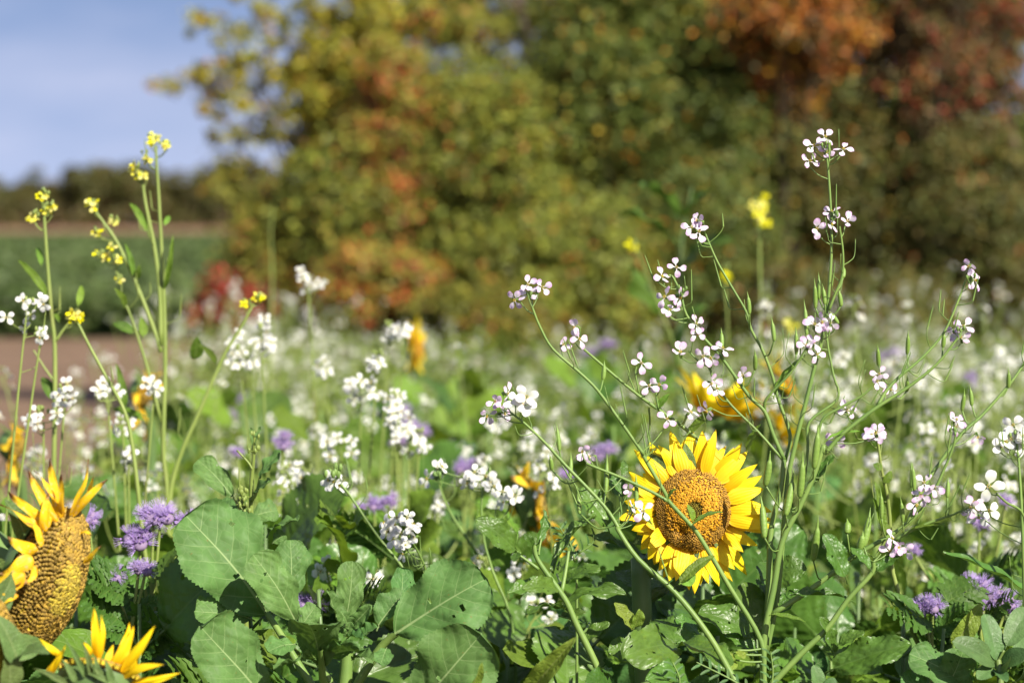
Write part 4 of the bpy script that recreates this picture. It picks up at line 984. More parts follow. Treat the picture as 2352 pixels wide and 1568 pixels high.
for f, d, ps in ((c1, 2.37, [((1055, 475), (1085, 280)), ((1050, 765), (1030, 520)), ((1168, 640), (1215, 380)), ((1245, 540), (1265, 280)), ((1325, 380), (1350, 120)), ((1320, 890), (1350, 640)), ((170, 520), (178, 300)), ((340, 580), (338, 400)), ((25, 630), (12, 470))]),
                 (c4, 2.37, [((690, 740), (735, 500)), ((665, 760), (690, 640)), ((590, 660), (592, 565)), ((800, 570), (795, 380)), ((930, 590), (915, 430)), ((1000, 400), (985, 215)), ((1200, 440), (1205, 310))]),
                 (c5, 2.40, [((995, 1090), (990, 930)), ((1045, 1070), (1032, 960)), ((1015, 1040), (1012, 900)), ((950, 1230), (936, 1040)), ((1130, 1080), (1115, 980)), ((650, 1120), (640, 1000)), ((780, 1260), (765, 1130)), ((895, 1330), (893, 1180)), ((505, 1300), (503, 1190)), ((1325, 1390), (1318, 1270)), ((1475, 1330), (1480, 1200)), ((680, 1410), (678, 1300)), ((1115, 1170), (1065, 1100)), ((1140, 930), (1143, 860))]),
                 (c7, 2.38, [((800, 680), (808, 575)), ((572, 1050), (555, 900)), ((628, 1190), (632, 1050)), ((812, 1240), (822, 1060)), ((532, 1150), (522, 1065))]),
                 (c8, 2.40, [((780, 1060), (797, 930)), ((837, 1030), (825, 910)), ((1045, 930), (1046, 810)), ((495, 1500), (490, 1345)), ((465, 950), (470, 860)), ((672, 700), (680, 600))])):
    for b, t in ps:
        big = f in (c1,) and b[0] > 500 or (f is c4 and b[0] < 720)
        L.pod(f(*b), f(*t), d, .0037 if big else .0023)
for f, x, y in ((c5, 1050, 240), (c5, 1085, 600), (c7, 430, 225), (c7, 300, 790), (c8, 760, 600), (c8, 830, 300), (c1, 330, 600), (c4, 1250, 40), (c4, 880, 720), (c5, 300, 990)): L.buds(*f(x, y), 2.39, 6, .006, .0014)
for kind, f, b, t, hw, d, n in (('lance', c9, (1610, 640), (1880, 435), 14, 2.33, (.1, -.6, .7)), ('lance', c9, (1610, 650), (1725, 560), 18, 2.33, (.4, -.5, .5)), ('lance', c1, (650, 690), (820, 620), 8, 2.355, (.1, -.4, .9)), ('lance', c1, (655, 670), (620, 575), 9, 2.355, (.5, -.7, .2)), ('lance', c1, (515, 555), (560, 490), 10, 2.355, (.1, -.4, .9)),
                             ('lance', c1, (950, 280), (1030, 130), 12, 2.42, (-.6, -.4, .4)), ('lance', c5, (780, 1540), (940, 1340), 10, 2.41, (-.6, -.5, .3)), ('gloss', c4, (580, 920), (445, 660), 28, 2.35, (.5, -.8, .25)), ('gloss', c4, (730, 870), (610, 745), 14, 2.35, (.3, -.6, .6)), ('gloss', c4, (770, 890), (905, 790), 18, 2.36, (-.1, -.4, .8)), ('gloss', c4, (400, 340), (520, 180), 15, 2.40, (-.6, -.5, .4)),
                             ('lance', c4, (970, 640), (1190, 600), 9, 2.37, (0, -.2, 1)), ('lance', c4, (130, 1150), (340, 1195), 9, 2.37, (0, -.4, 1)), ('gloss', c4, (590, 1060), (240, 1040), 15, 2.38, (.2, -.25, 1)), ('lance', c4, (465, 90), (700, 45), 8, 2.38, (0, -.3, 1)),
                             ('lance', c7, (1085, 830), (1150, 750), 10, 2.43, (0, -.5, .8)), ('lance', c7, (1240, 960), (1380, 840), 12, 2.44, (-.2, -.6, .6)), ('gloss', c7, (900, 1180), (910, 1100), 10, 2.37, (.4, -.6, .5)), ('gloss', c7, (960, 1420), (880, 1480), 12, 2.36, (.2, -.5, .8)), ('lance', c7, (1000, 1400), (1060, 1440), 9, 2.36, (.2, -.5, .8))):
    L.leaf(kind, f(*b), f(*t), d, d + L.r.uniform(-.02, .02), hw, n)
# its broad glossy lower leaves
for kind, f, b, t, hw, d, d1, n in (('lyrate', c9, (1565, 1140), (1165, 1240), 50, 2.40, 2.32, (.25, -.75, .6)), ('lyrate', c9, (1590, 1130), (1960, 1330), 44, 2.40, 2.33, (.35, -.7, .55)), ('lyrate', c9, (1570, 1120), (1440, 940), 34, 2.42, 2.46, (.2, -.8, .5)), ('lyrate', c9, (1590, 1120), (1690, 930), 30, 2.43, 2.46, (.3, -.8, .5)),
                                    ('lyrate', c9, (2200, 1060), (1750, 880), 36, 2.43, 2.42, (.3, -.7, .6)), ('gloss', c9, (2200, 1080), (2120, 640), 48, 2.45, 2.47, (.35, -.8, .4)), ('gloss', c1, (1075, 985), (1285, 930), 36, 2.43, 2.42, (.2, -.8, .5)), ('gloss', c1, (1070, 1200), (1270, 1060), 26, 2.43, 2.44, (.3, -.3, .9)),
                                    ('gloss', c9, (2330, 830), (2250, 480), 40, 2.46, 2.48, (.5, -.8, .2)), ('gloss', c9, (1240, 1190), (1040, 1180), 30, 2.40, 2.38, (.2, -.8, .5)), ('gloss', c9, (1700, 1433), (1330, 1420), 40, 2.36, 2.30, (.2, -.7, .7)), ('gloss', c9, (2220, 1200), (1960, 1060), 24, 2.42, 2.42, (.2, -.5, .8)), ('gloss', c9, (1130, 1500), (860, 1430), 34, 2.35, 2.30, (.2, -.6, .7)),
                                    ('gloss', c4, (510, 1480), (985, 1335), 44, 2.37, 2.34, (.1, -.75, .6)), ('gloss', c4, (520, 1400), (420, 1165), 20, 2.38, 2.36, (.5, -.7, .4)), ('gloss', c4, (540, 1330), (700, 1260), 18, 2.36, 2.35, (0, -.6, .8)), ('gloss', c7, (820, 1440), (690, 1240), 36, 2.47, 2.48, (.5, -.8, .3)), ('gloss', c7, (900, 1290), (830, 1170), 22, 2.47, 2.48, (.4, -.8, .3))):
    L.leaf(kind, f(*b), f(*t), d, d1, hw, n)
for b, t, hw in (((1240, 1010), (1085, 805), 18), ((1250, 1000), (1290, 850), 15), ((2020, 1200), (1960, 1270), 12), ((2060, 1180), (2110, 1240), 12), ((2040, 1260), (2000, 1330), 10)):
    L.leaf('gloss', c9(*b), c9(*t), 2.37, 2.36, hw, (.3, -.7, .6), mat='yleaf', label='young yellow green leaf', stalk=.001)
L.done()
#%%PART4
# ------------------------------------------------------------------ white radish in focus at the right edge and the big white flower
b0 = P(2340, 1560, 2.36)
W = Plant('white_radish', 'white flowered radish with a dense flower head at the right edge', 'flowering plant', (b0.x + .02, b0.y), 'stem', None, 31)
W.stem([(2336, 1020), (2342, 1090), (2350, 1250), (2356, 1500)], 2.39, 2.38, .0012, .0028, True, 5)
W.stem(C(c4, (1500, 415), (1560, 470), (1667, 555)) + [(2356, 1300)], 2.33, 2.37, .0010, .0015)
for x, y in ((1030, 1240), (1100, 1230), (1075, 1140), (1000, 1265), (1060, 1215), (1110, 1160), (1125, 1200), (1135, 1260)): W.flower(*c8(x, y), 2.39, .0115, 'white')
W.flower(*c4(1450, 372), 2.33, .0155, 'white', (.05, -1, .25)); W.flower(*c4(1450, 520), 2.42, .0125, 'white'); W.flower(*c4(1390, 560), 2.44, .012, 'white')
W.buds(*c8(1080, 1200), 2.39); W.done()

# radish with small white flowers in the middle distance, leaning stems
b0 = P(960, 1420, 2.62)
W = Plant('white_radish', 'white radish with a dense round flower cluster between the big kale leaves and the sunflower', 'flowering plant', (b0.x, b0.y), 'stem', None, 32)
W.stem(C(c3, (1085, 195), (1180, 310), (1350, 560), (1540, 800), (1640, 960)), 2.62, 2.60, .0011, .0026, True, 6)
W.stem(C(c3, (1575, 590), (1620, 660), (1680, 790), (1700, 960)), 2.56, 2.60, .0010, .0020, True, 6)
for x, y in ((1410, 490), (1490, 450), (1560, 450), (1565, 510), (1600, 500), (1440, 530), (1470, 600), (1540, 640), (1610, 580), (1500, 640), (1535, 690), (1480, 500), (1590, 545), (1520, 560), (1425, 545)): W.flower(*c3(x, y), 2.56, .0104, 'white')
for x, y in ((1030, 200), (1070, 215), (1100, 235)): W.flower(*c3(x, y), 2.62, .011, 'white')
W.buds(*c3(1085, 140), 2.62, 8, .012, .0028); W.done()

b0 = P(1130, 1420, 2.75)
W = Plant('white_radish', 'radish with thin reddish stem and three loose white flower clusters right of the middle', 'flowering plant', (b0.x, b0.y), 'stem', None, 33)
W.stem(C(c3, (1780, 190), (1785, 260), (1840, 400), (1920, 530), (2060, 740), (2160, 930)), 2.92, 2.92, .0011, .0026, True, 7)
W.stem(C(c3, (2060, 190), (2065, 280), (2060, 420), (2080, 620), (2130, 800)), 2.74, 2.73, .0011, .0020, True, 3)
W.stem(C(c3, (2260, 330), (2240, 400), (2200, 460), (2120, 560)), 2.74, 2.74, .0010, .0014, False, 3)
for x, y in ((1695, 190), (1790, 112), (1760, 125), (1980, 205), (2015, 150), (1960, 220), (2115, 215), (2140, 240), (2090, 170), (2200, 280), (2280, 300), (2290, 310), (2215, 350)): W.flower(*c3(x, y), 2.73, .0110, 'white')
W.buds(*c3(1790, 170), 2.72, 7, .010, .0024); W.buds(*c3(2070, 160), 2.74, 7, .010, .0024); W.done()

def white_cluster(label, heads, d, root, seed, size=.0096, kind='white', n=8, spread=32, foot=1330, cat='flowering plant', mat='stemy', r0=.0011):
    """a slightly blurred plant: every head a tight cluster of flowers at its frame position"""
    b = P(root[0], root[1], d); W = Plant({'white': 'white_radish', 'yellow': 'mustard'}[kind], label, cat, (b.x, b.y), mat, None, seed)
    for i, h in enumerate(heads):
        x, y = h[:2]; k = h[2] if len(h) > 2 else n; sp = h[3] if len(h) > 3 else spread
        W.stem([(x, y + sp * .3), (x * .8 + root[0] * .2, y * .7 + foot * .3), (x * .35 + root[0] * .65, foot)], d, d, r0, .0024, True, 5)
        for q in range(max(2, int(k * .85))):
            a = W.r.uniform(0, 6.28); rr = 1.15 * sp * math.sqrt(W.r.random()); W.flower(x + math.cos(a) * rr, y + math.sin(a) * rr * .85, d + W.r.uniform(-.03, .03), size, kind, whole=True, n=(W.r.gauss(0, .4), -1, W.r.gauss(.4, .4)))
        W.buds(x, y - sp * .5, d, 6, .008, .002)
    for k in range(7):
        z = 1180 + 40 * k; a = W.r.choice((-1, 1)); W.leaf('field', (root[0], z + 30), (root[0] + a * W.r.uniform(40, 110), z - W.r.uniform(-10, 60)), d, d + W.r.uniform(-.08, .08), None, (W.r.uniform(-.3, .3), -.6, .7))
    W.done()
white_cluster('white radish tallest of the blurred ones, its flowers before the red shrub', [(708, 655, 9, 36)], 3.6, (760, 1330), 41)
white_cluster('white radish with broad flower heads behind the leaning yellow mustard branch', [(600, 775, 12, 46), (548, 815, 9, 32), (575, 832, 3, 14)], 3.3, (640, 1330), 42)
white_cluster('white radish with a pair of small upright heads before the olive hedge', [(895, 758, 7, 24), (933, 756, 2, 8), (740, 845, 5, 22)], 3.5, (840, 1330), 43)
white_cluster('white radish with a flat broad head left of the stacked white heads', [(830, 902, 11, 32), (868, 825, 5, 26)], 3.2, (810, 1330), 44)
white_cluster('white radish with three heads stacked down a slope in mid field', [(915, 950, 10, 32), (940, 1012, 10, 30), (965, 1005, 5, 22), (905, 915, 4, 16)], 3.15, (930, 1350), 45)
white_cluster('white radish with a low ragged head near the middle of the field', [(785, 1030, 9, 34), (700, 1090, 6, 26), (660, 1080, 3, 20)], 3.1, (740, 1350), 46)
white_cluster('white radish with a tall loose head at the left edge', [(60, 715, 8, 42), (95, 768, 2, 8)], 2.75, (-30, 1330), 47)
white_cluster('white radish with drooping heads beside the left mustard stem', [(100, 960, 8, 34), (150, 905, 8, 30)], 2.85, (100, 1330), 48)
white_cluster('white radish with small heads between the two tall mustards', [(245, 895, 6, 24), (282, 975, 5, 22), (295, 1045, 5, 18), (355, 885, 5, 22)], 2.95, (300, 1330), 49)
white_cluster('low white radish flower close above the kale leaves', [(750, 1305, 5, 18), (857, 1330, 3, 12)], 2.7, (790, 1450), 50, foot=1430)
white_cluster('low white radish peeping out left of the dark stems', [(1115, 1300, 6, 26), (1200, 1305, 6, 24), (1235, 1405, 5, 36)], 2.85, (1180, 1500), 51, foot=1470)
white_cluster('white radish with a blurred head over the drooping orange sunflower', [(1180, 985, 10, 50), (1220, 1165, 4, 20)], 3.6, (1190, 1330), 52)

# ------------------------------------------------------------------ yellow mustards on the left
dM = 3.0; b0 = P(388, 1400, dM)
Y = Plant('mustard', 'tallest yellow flowering mustard with four long upright stems against the sky', 'flowering plant', (b0.x, b0.y), 'stemy', None, 61)
Y.stem(C(c6, (697, 205), (705, 340), (715, 500), (735, 900), (740, 1200), (732, 1560)) + [(385, 1150), (390, 1420)], dM, dM, .0015, .0045, True, 5)
Y.stem(C(c6, (640, 375), (655, 480), (690, 650), (715, 850), (722, 1100)), dM, dM, .0018, .0034, False, 3)
Y.stem(C(c6, (432, 505), (520, 630), (600, 800), (680, 1000), (722, 1130)), dM, dM, .0017, .0030, False, 3)
Y.stem(C(c6, (1138, 905), (1090, 1000), (1000, 1150), (900, 1380), (820, 1560)) + [(395, 1110), (388, 1180)], dM, dM, .0015, .0036, False, 2)
Y.stem(C(c6, (545, 880), (590, 980), (660, 1200), (722, 1440)), dM, dM, .0012, .0022, False, 2); Y.stem(C(c6, (770, 640), (750, 740), (735, 800)), dM, dM, .0007, .0014)
Y.stem(C(c6, (525, 800), (510, 700)), dM, dM, .0009, .0009)
for x, y, k, sp in ((690, 180, 7, 28), (740, 205, 4, 18), (650, 255, 3, 16), (610, 305, 6, 32), (640, 345, 4, 18), (415, 475, 7, 26), (508, 545, 3, 14), (440, 597, 3, 14), (530, 715, 3, 14), (455, 700, 5, 22), (500, 668, 2, 12), (530, 805, 3, 14), (1155, 885, 6, 22), (1098, 915, 3, 12)):
    for q in range(max(2, int(k * .75))):
        a = Y.r.uniform(0, 6.28); rr = sp * math.sqrt(Y.r.random()); Y.flower(*c6(x + math.cos(a) * rr, y + math.sin(a) * rr * .7), dM + Y.r.uniform(-.01, .01), .0070, 'yellow', (Y.r.gauss(0, .5), -.7, Y.r.gauss(.7, .4)), stalk=.0005)
    Y.buds(*c6(x, y - 10), dM, 5, .007, .0016)
for b, t, hw in (((660, 590), (580, 460), 9), ((735, 560), (760, 520), 6), ((600, 800), (560, 640), 6), ((612, 800), (625, 735), 7), ((560, 930), (510, 840), 9), ((640, 1060), (635, 970), 10), ((600, 1040), (505, 1000), 12), ((735, 850), (775, 600), 6), ((560, 1380), (520, 1180), 9), ((640, 1430), (500, 1380), 12), ((970, 1180), (890, 1090), 8), ((870, 1160), (885, 1060), 16)):
    Y.leaf('lance', c6(*b), c6(*t), dM, dM + Y.r.uniform(-.03, .03), hw, (.3, -.8, .4), mat='field')
Y.done()
b0 = P(120, 1400, 2.92)
Y = Plant('mustard', 'yellow flowering mustard with one thick straight stem near the left edge', 'flowering plant', (b0.x, b0.y), 'stemy', None, 62)
Y.stem(C(c6, (198, 520), (210, 700), (230, 950), (245, 1100), (245, 1400)) + [(122, 1150), (118, 1400)], 2.92, 2.92, .0018, .0044, True, 4)
Y.stem(C(c6, (330, 975), (290, 1020), (250, 1080)), 2.92, 2.92, .0012, .0018); Y.stem(C(c6, (150, 1120), (200, 1200), (243, 1260)), 2.92, 2.92, .0010, .0016)
for x, y, k, sp in ((215, 488, 6, 26), (150, 518, 4, 24), (185, 432, 4, 20), (335, 965, 5, 20)):
    for q in range(max(2, int(k * .75))):
        a = Y.r.uniform(0, 6.28); rr = sp * math.sqrt(Y.r.random()); Y.flower(*c6(x + math.cos(a) * rr, y + math.sin(a) * rr * .7), 2.92, .0070, 'yellow', (Y.r.gauss(0, .5), -.7, Y.r.gauss(.7, .4)), stalk=.0005)
    Y.buds(*c6(x, y - 12), 2.92, 7, .009, .0018)
for b, t, hw in (((215, 880), (80, 715), 9), ((185, 740), (165, 660), 7), ((350, 920), (365, 830), 8), ((240, 960), (265, 1000), 7), ((235, 1340), (190, 1240), 14)): Y.leaf('lance', c6(*b), c6(*t), 2.92, 2.94, hw, (.3, -.8, .4), mat='field')
Y.done()
b0 = P(300, 1400, 2.76)
Y = Plant('mustard', 'short mustard with bare jointed stem leaning left below the tall yellow one', 'flowering plant', (b0.x, b0.y), 'stemy', None, 63)
Y.stem(C(c6, (345, 990), (400, 1100), (470, 1230), (560, 1400), (600, 1600)) + [(330, 1250)], 2.76, 2.76, .0016, .0034, True, 4)
for q in range(6): Y.flower(*c6(342 + Y.r.uniform(-24, 24), 965 + Y.r.uniform(-16, 14)), 2.76, .007, 'yellow')
Y.done()
white_cluster('mustard with pale yellow heads blurred against the dark hedge above the sunflower', [(1742, 475, 9, 24), (1745, 515, 5, 14)], 4.3, (1755, 1250), 64, .010, 'yellow', foot=900)
white_cluster('blurred mustard with few yellow flowers low between the lilac radish branches', [(1665, 622, 5, 18), (1812, 748, 5, 18), (1460, 566, 3, 14)], 4.1, (1690, 1250), 65, .010, 'yellow', foot=950)
b0 = P(1570, 1300, 4.6)
Y = Plant('leafy_plant', 'tall blurred leafy plant with drooping blades before the dark hedge', 'plant', (b0.x, b0.y), 'stemd', None, 66)
Y.stem([(1590, 430), (1566, 560), (1560, 800), (1565, 1100)], 4.6, 4.6, .002, .006, True)
for b, t, hw in (((1565, 500), (1470, 430), 20), ((1545, 550), (1420, 500), 17), ((1560, 620), (1680, 545), 24), ((1550, 720), (1450, 610), 28), ((1560, 850), (1620, 700), 26), ((1560, 900), (1480, 780), 26), ((1575, 500), (1640, 440), 14)): Y.leaf('field', b, t, 4.6, 4.5, hw * .9, (-.5, -.5, .5), mat='gloss')
Y.done()
b0 = P(620, 1100, 5.6)
Y = Plant('mustard', 'blurred bare upright stem before the free end of the hedge', 'plant', (b0.x, b0.y), 'stemy', None, 67)
Y.stem([(628, 470), (622, 540), (625, 640), (618, 900)], 5.6, 5.6, .001, .006, True, 4); Y.done()

# ------------------------------------------------------------------ phacelias
def phacelia(label, heads, d, root, seed):
    b = P(root[0], root[1], d); F = Plant('phacelia', label, 'flowering plant', (b.x, b.y), 'stemy', None, seed)
    for h in heads:
        x, y, s = h; F.stem([(x, y + 12), (x * .7 + root[0] * .3, y * .6 + root[1] * .4), root], d, d, .0015, .0028, True)
        M = F.T @ facing(P(x, y, d), Vector((F.r.uniform(-.2, .3), -.55, 1)), s * (.84 if d < 2.8 else .52), F.r.uniform(0, 6)); link('flower_head', PHH[F.r.randrange(3)], M, F.e)
    for k in range(9):
        z = root[1] - 120 + 30 * k; a = F.r.choice((-1, 1)); F.leaf('fern', (root[0], z + 20), (root[0] + a * F.r.uniform(60, 120), z - F.r.uniform(0, 50)), d, d + F.r.uniform(-.06, .06), None, (0, -.7, .7))
    F.done()
phacelia('lavender phacelia with two round heads by the edge of the biggest kale leaf', [(368, 1188, 1.15), (318, 1240, 1.2), (424, 1200, .8), (352, 1185, 1.0)], 2.56, (345, 1420), 71)
phacelia('phacelia with faded bud heads below the lavender ones', [(332, 1310, .75), (262, 1322, .75), (318, 1300, .6)], 2.5, (300, 1450), 72)
phacelia('small purple phacelia between the old sunflower petals and the lavender heads', [(197, 1188, .9), (205, 1195, .7)], 2.62, (240, 1450), 73)
phacelia('broad purple phacelia in the lower right above the bean leaves', [c4(1265, 1040) + (1.05,), c4(1375, 985) + (1.05,), c4(1345, 1070) + (.9,), c4(1470, 1040) + (.95,), c4(1560, 1075) + (.9,), c4(1590, 1125) + (.6,), c4(1420, 1050) + (.8,)], 2.55, (2262, 1520), 74)
phacelia('small purple phacelia left of the broad purple one', [c4(1110, 1100) + (.8,), c4(1060, 1105) + (.7,)], 2.5, (2140, 1500), 75)
phacelia('purple phacelia glimpsed low behind the kale leaf tips', [(712, 1388, 1.2), (690, 1395, .9)], 2.66, (710, 1520), 76)
phacelia('blurred purple phacelia in the middle of the field above the white round cluster', [(860, 1160, 1.3), (895, 1150, 1.2), (830, 1165, .9)], 3.1, (870, 1380), 77)
phacelia('blurred purple phacelia left of the bright sunflower', [(1375, 1040, 1.3), (1400, 1030, 1.1), (1300, 1090, 1.1)], 3.4, (1370, 1330), 78)
phacelia('blurred purple phacelia behind the reddish stemmed white radish', [(1062, 1075, 1.4), (1090, 1065, 1.2)], 3.5, (1070, 1330), 79)
phacelia('blurred purple phacelia behind the branches at the right', [(2250, 1200, 1.2), (2100, 1262, .9), (2310, 1150, 1.0)], 2.9, (2240, 1450), 80)
phacelia('tall purple phacelia blurred in mid field behind the bud stem', [(650, 1020, 1.3), (545, 1040, 1.0), (655, 1000, .9)], 3.3, (620, 1330), 81)

# ------------------------------------------------------------------ the broad leaved kale, bottom middle
dK = 2.36; b0 = P(790, 1640, dK)
K = Plant('kale_plant', 'grey green kale with big broad pale veined leaves at the bottom middle', 'plant', (b0.x, b0.y), 'stem', None, 91)
K.stem(C(c3, (1160, 1330), (1150, 1500), (1130, 1700)), dK, dK, .006, .009, True)
K.stem(C(c3, (1490, 1228), (1440, 1265), (1370, 1340), (1230, 1560), (1170, 1700)), 2.34, dK, .0035, .005); K.stem(C(c3, (975, 1330), (985, 1430), (1003, 1580), (1080, 1720)), 2.31, dK, .003, .0045)
K.stem(C(c3, (620, 1095), (720, 1250), (850, 1470), (1000, 1700)), 2.41, 2.37, .003, .0045); K.stem(C(c3, (815, 1145), (850, 1220), (950, 1400), (1080, 1620)), 2.35, 2.36, .0026, .004)
for kind, b, t, hw, d, d1, n, var in (('kale', (625, 1100), (75, 430), 300, 2.43, 2.42, (.30, -.86, .38), 0), ('kale', (500, 1130), (130, 1080), 120, 2.425, 2.40, (.15, -.8, .6), 1), ('kale', (815, 1145), (530, 700), 150, 2.395, 2.375, (.30, -.86, .40), 2), ('kale', (790, 1000), (770, 600), 125, 2.415, 2.43, (.4, -.85, .3), 3),
                                      ('kale', (590, 1680), (170, 1180), 235, 2.34, 2.30, (.25, -.86, .44), 1), ('kale', (1150, 1150), (1195, 745), 100, 2.36, 2.36, (.3, -.9, .3), 2), ('kale', (1480, 1232), (2100, 860), 245, 2.34, 2.33, (.28, -.86, .42), 3), ('kale', (1500, 1120), (1535, 790), 85, 2.38, 2.40, (.3, -.9, .3), 0),
                                      ('kale', (1640, 1720), (2060, 1230), 270, 2.31, 2.28, (.25, -.86, .44), 0), ('kale', (850, 1185), (950, 1040), 75, 2.345, 2.35, (.1, -.85, .5), 1), ('kale', (970, 1250), (1000, 1190), 60, 2.31, 2.30, (0, -.6, .8), 1),
                                      ('kalefold', (1085, 1190), (1020, 940), 60, 2.35, 2.34, (.8, -.6, .2), 0), ('kalefold', (1370, 1180), (1560, 960), 90, 2.35, 2.36, (-.5, -.8, .3), 1), ('kalefold', (1190, 1180), (1320, 1040), 50, 2.345, 2.33, (.3, -.8, .5), 2), ('kalefold', (1170, 1210), (1110, 1080), 40, 2.34, 2.33, (.5, -.8, .4), 1), ('kalefold', (1160, 1260), (1260, 1270), 40, 2.33, 2.31, (.1, -.5, .9), 0), ('kalefold', (1250, 1260), (1360, 1190), 50, 2.34, 2.33, (-.2, -.6, .8), 0), ('kalefold', (1200, 1400), (1330, 1420), 60, 2.32, 2.30, (0, -.4, .9), 1), ('kalefold', (1140, 1250), (1180, 1150), 36, 2.335, 2.33, (.4, -.8, .4), 2)):
    K.leaf(kind, c3(*b), c3(*t), d, d1, hw * .3418, n, var)
K.leaf('kale', c3(985, 1440), c3(900, 1150), 2.335, 2.26, 330 * .3418 * .5, (.1, .75, .65), 2, label='shaded leaf seen from below')
K.leaf('kale', c3(985, 1435), c3(1240, 1330), 2.335, 2.28, 36, (.1, .5, .8), 1); K.leaf('kale', c3(975, 1440), c3(660, 1460), 2.335, 2.27, 30, (0, .4, .9), 1)
K.leaf('kale', c3(1420, 1330), c3(1380, 1440), 2.33, 2.31, 22, (.1, -.7, .6), 1); K.leaf('kale', c3(800, 1300), c3(620, 1350), 2.36, 2.34, 30, (.1, -.6, .8), 0)
K.done()
b0 = P(578, 1420, 2.56)
K = Plant('kale_plant', 'young kale with an upright budding stem behind the biggest leaf', 'plant', (b0.x, b0.y), 'stemy', None, 92)
K.stem(C(c3, (535, -90), (528, 60), (515, 200), (510, 450), (500, 700)), 2.54, 2.56, .0016, .0042, True, 3); K.stem(C(c3, (570, 185), (545, 290), (515, 340)), 2.54, 2.55, .0013, .0020); K.stem(C(c3, (415, 0), (490, 80), (520, 130)), 2.54, 2.54, .0011, .0012); K.stem(C(c3, (395, 320), (440, 400), (500, 470)), 2.55, 2.55, .0012, .0018)
for b, t, hw, d, d1, n in (((390, 310), (155, 60), 88, 2.56, 2.57, (.3, -.85, .4)), ((572, 188), (712, 8), 44, 2.54, 2.53, (-.75, -.6, .1)), ((540, 300), (640, 210), 40, 2.55, 2.52, (-.4, -.5, .6)), ((520, 440), (690, 400), 80, 2.57, 2.58, (.2, -.8, .5)), ((420, 420), (310, 340), 60, 2.60, 2.62, (.2, -.8, .5)), ((630, 560), (820, 470), 80, 2.53, 2.50, (-.5, .1, .8)), ((660, 620), (740, 560), 50, 2.52, 2.52, (.2, -.8, .5)), ((470, 430), (440, 300), 26, 2.55, 2.55, (.3, -.8, .4)), ((520, -30), (505, -150), 14, 2.54, 2.54, (.3, -.8, .3)), ((540, -30), (575, -160), 12, 2.54, 2.54, (-.5, -.7, .3)), ((120, 1000), (20, 900), 60, 2.55, 2.55, (.3, -.8, .5))):
    K.leaf('kale', c3(*b), c3(*t), d, d1, hw * .3418, n)
for x, y in ((535, -100), (528, 0), (470, 380), (455, 330), (480, 420), (450, 270)): K.buds(*c3(x, y), 2.545, 6, .006, .0018)
K.done()

# ------------------------------------------------------------------ glossy nettle-leaved plant, stem leaning right of the kale
b0 = P(1385, 1640, 2.36)
N = Plant('hemp_nettle', 'plant with a thick pale leaning stem and crinkled glossy leaves between kale and sunflower', 'plant', (b0.x, b0.y), 'stem', None, 95)
N.stem(C(c9, (465, 360), (480, 440), (540, 540), (620, 650), (720, 800), (790, 960), (900, 1180), (980, 1360)) + [(1395, 1600)], 2.36, 2.36, .0022, .0046, True)
N.stem(C(c9, (340, 425), (420, 480), (500, 540)), 2.36, 2.36, .0012, .0018); N.stem(C(c9, (735, 400), (710, 560), (680, 720)), 2.38, 2.36, .0016, .0022); N.stem(C(c9, (500, 430), (505, 380), (520, 300)), 2.36, 2.37, .001, .001)
for kind, b, t, hw, d, d1, n in (('gloss', (315, 385), (-5, 150), 112, 2.35, 2.33, (.2, -.85, .55)), ('gloss', (485, 350), (540, 75), 48, 2.37, 2.38, (.75, -.6, .2)), ('gloss', (450, 370), (385, 260), 36, 2.36, 2.35, (.1, -.8, .5)), ('gloss', (330, 410), (310, 480), 40, 2.35, 2.34, (-.3, -.8, .5)), ('gloss', (470, 350), (430, 260), 30, 2.36, 2.37, (.3, -.8, .4)),
                                 ('lyrate', (690, 640), (985, 545), 66, 2.38, 2.36, (.2, -.7, .7)), ('lyrate', (650, 800), (1185, 740), 70, 2.38, 2.36, (.2, -.55, .8)), ('gloss', (600, 660), (250, 735), 70, 2.39, 2.36, (.1, -.6, .8)), ('gloss', (640, 690), (365, 700), 80, 2.36, 2.32, (.2, -.8, .55)), ('gloss', (600, 560), (960, 130), 62, 2.42, 2.46, (-.6, -.45, .6)), ('lyrate', (700, 850), (410, 900), 60, 2.36, 2.33, (0, .2, 1)),
                                 ('gloss', (680, 900), (870, 880), 40, 2.37, 2.36, (.2, -.7, .6)), ('gloss', (660, 560), (790, 400), 60, 2.44, 2.46, (-.5, -.5, .6)), ('gloss', (850, 1100), (1060, 960), 60, 2.42, 2.42, (.2, -.5, .8)), ('gloss', (780, 1180), (640, 1060), 40, 2.42, 2.42, (.3, -.3, .9)), ('gloss', (960, 1330), (1080, 1380), 40, 2.36, 2.33, (.1, -.5, .8)), ('gloss', (880, 960), (700, 1000), 40, 2.42, 2.40, (.1, -.2, 1))):
    N.leaf(kind, c9(*b), c9(*t), d, d1, hw * .293, n, stalk=.0012)
N.done()
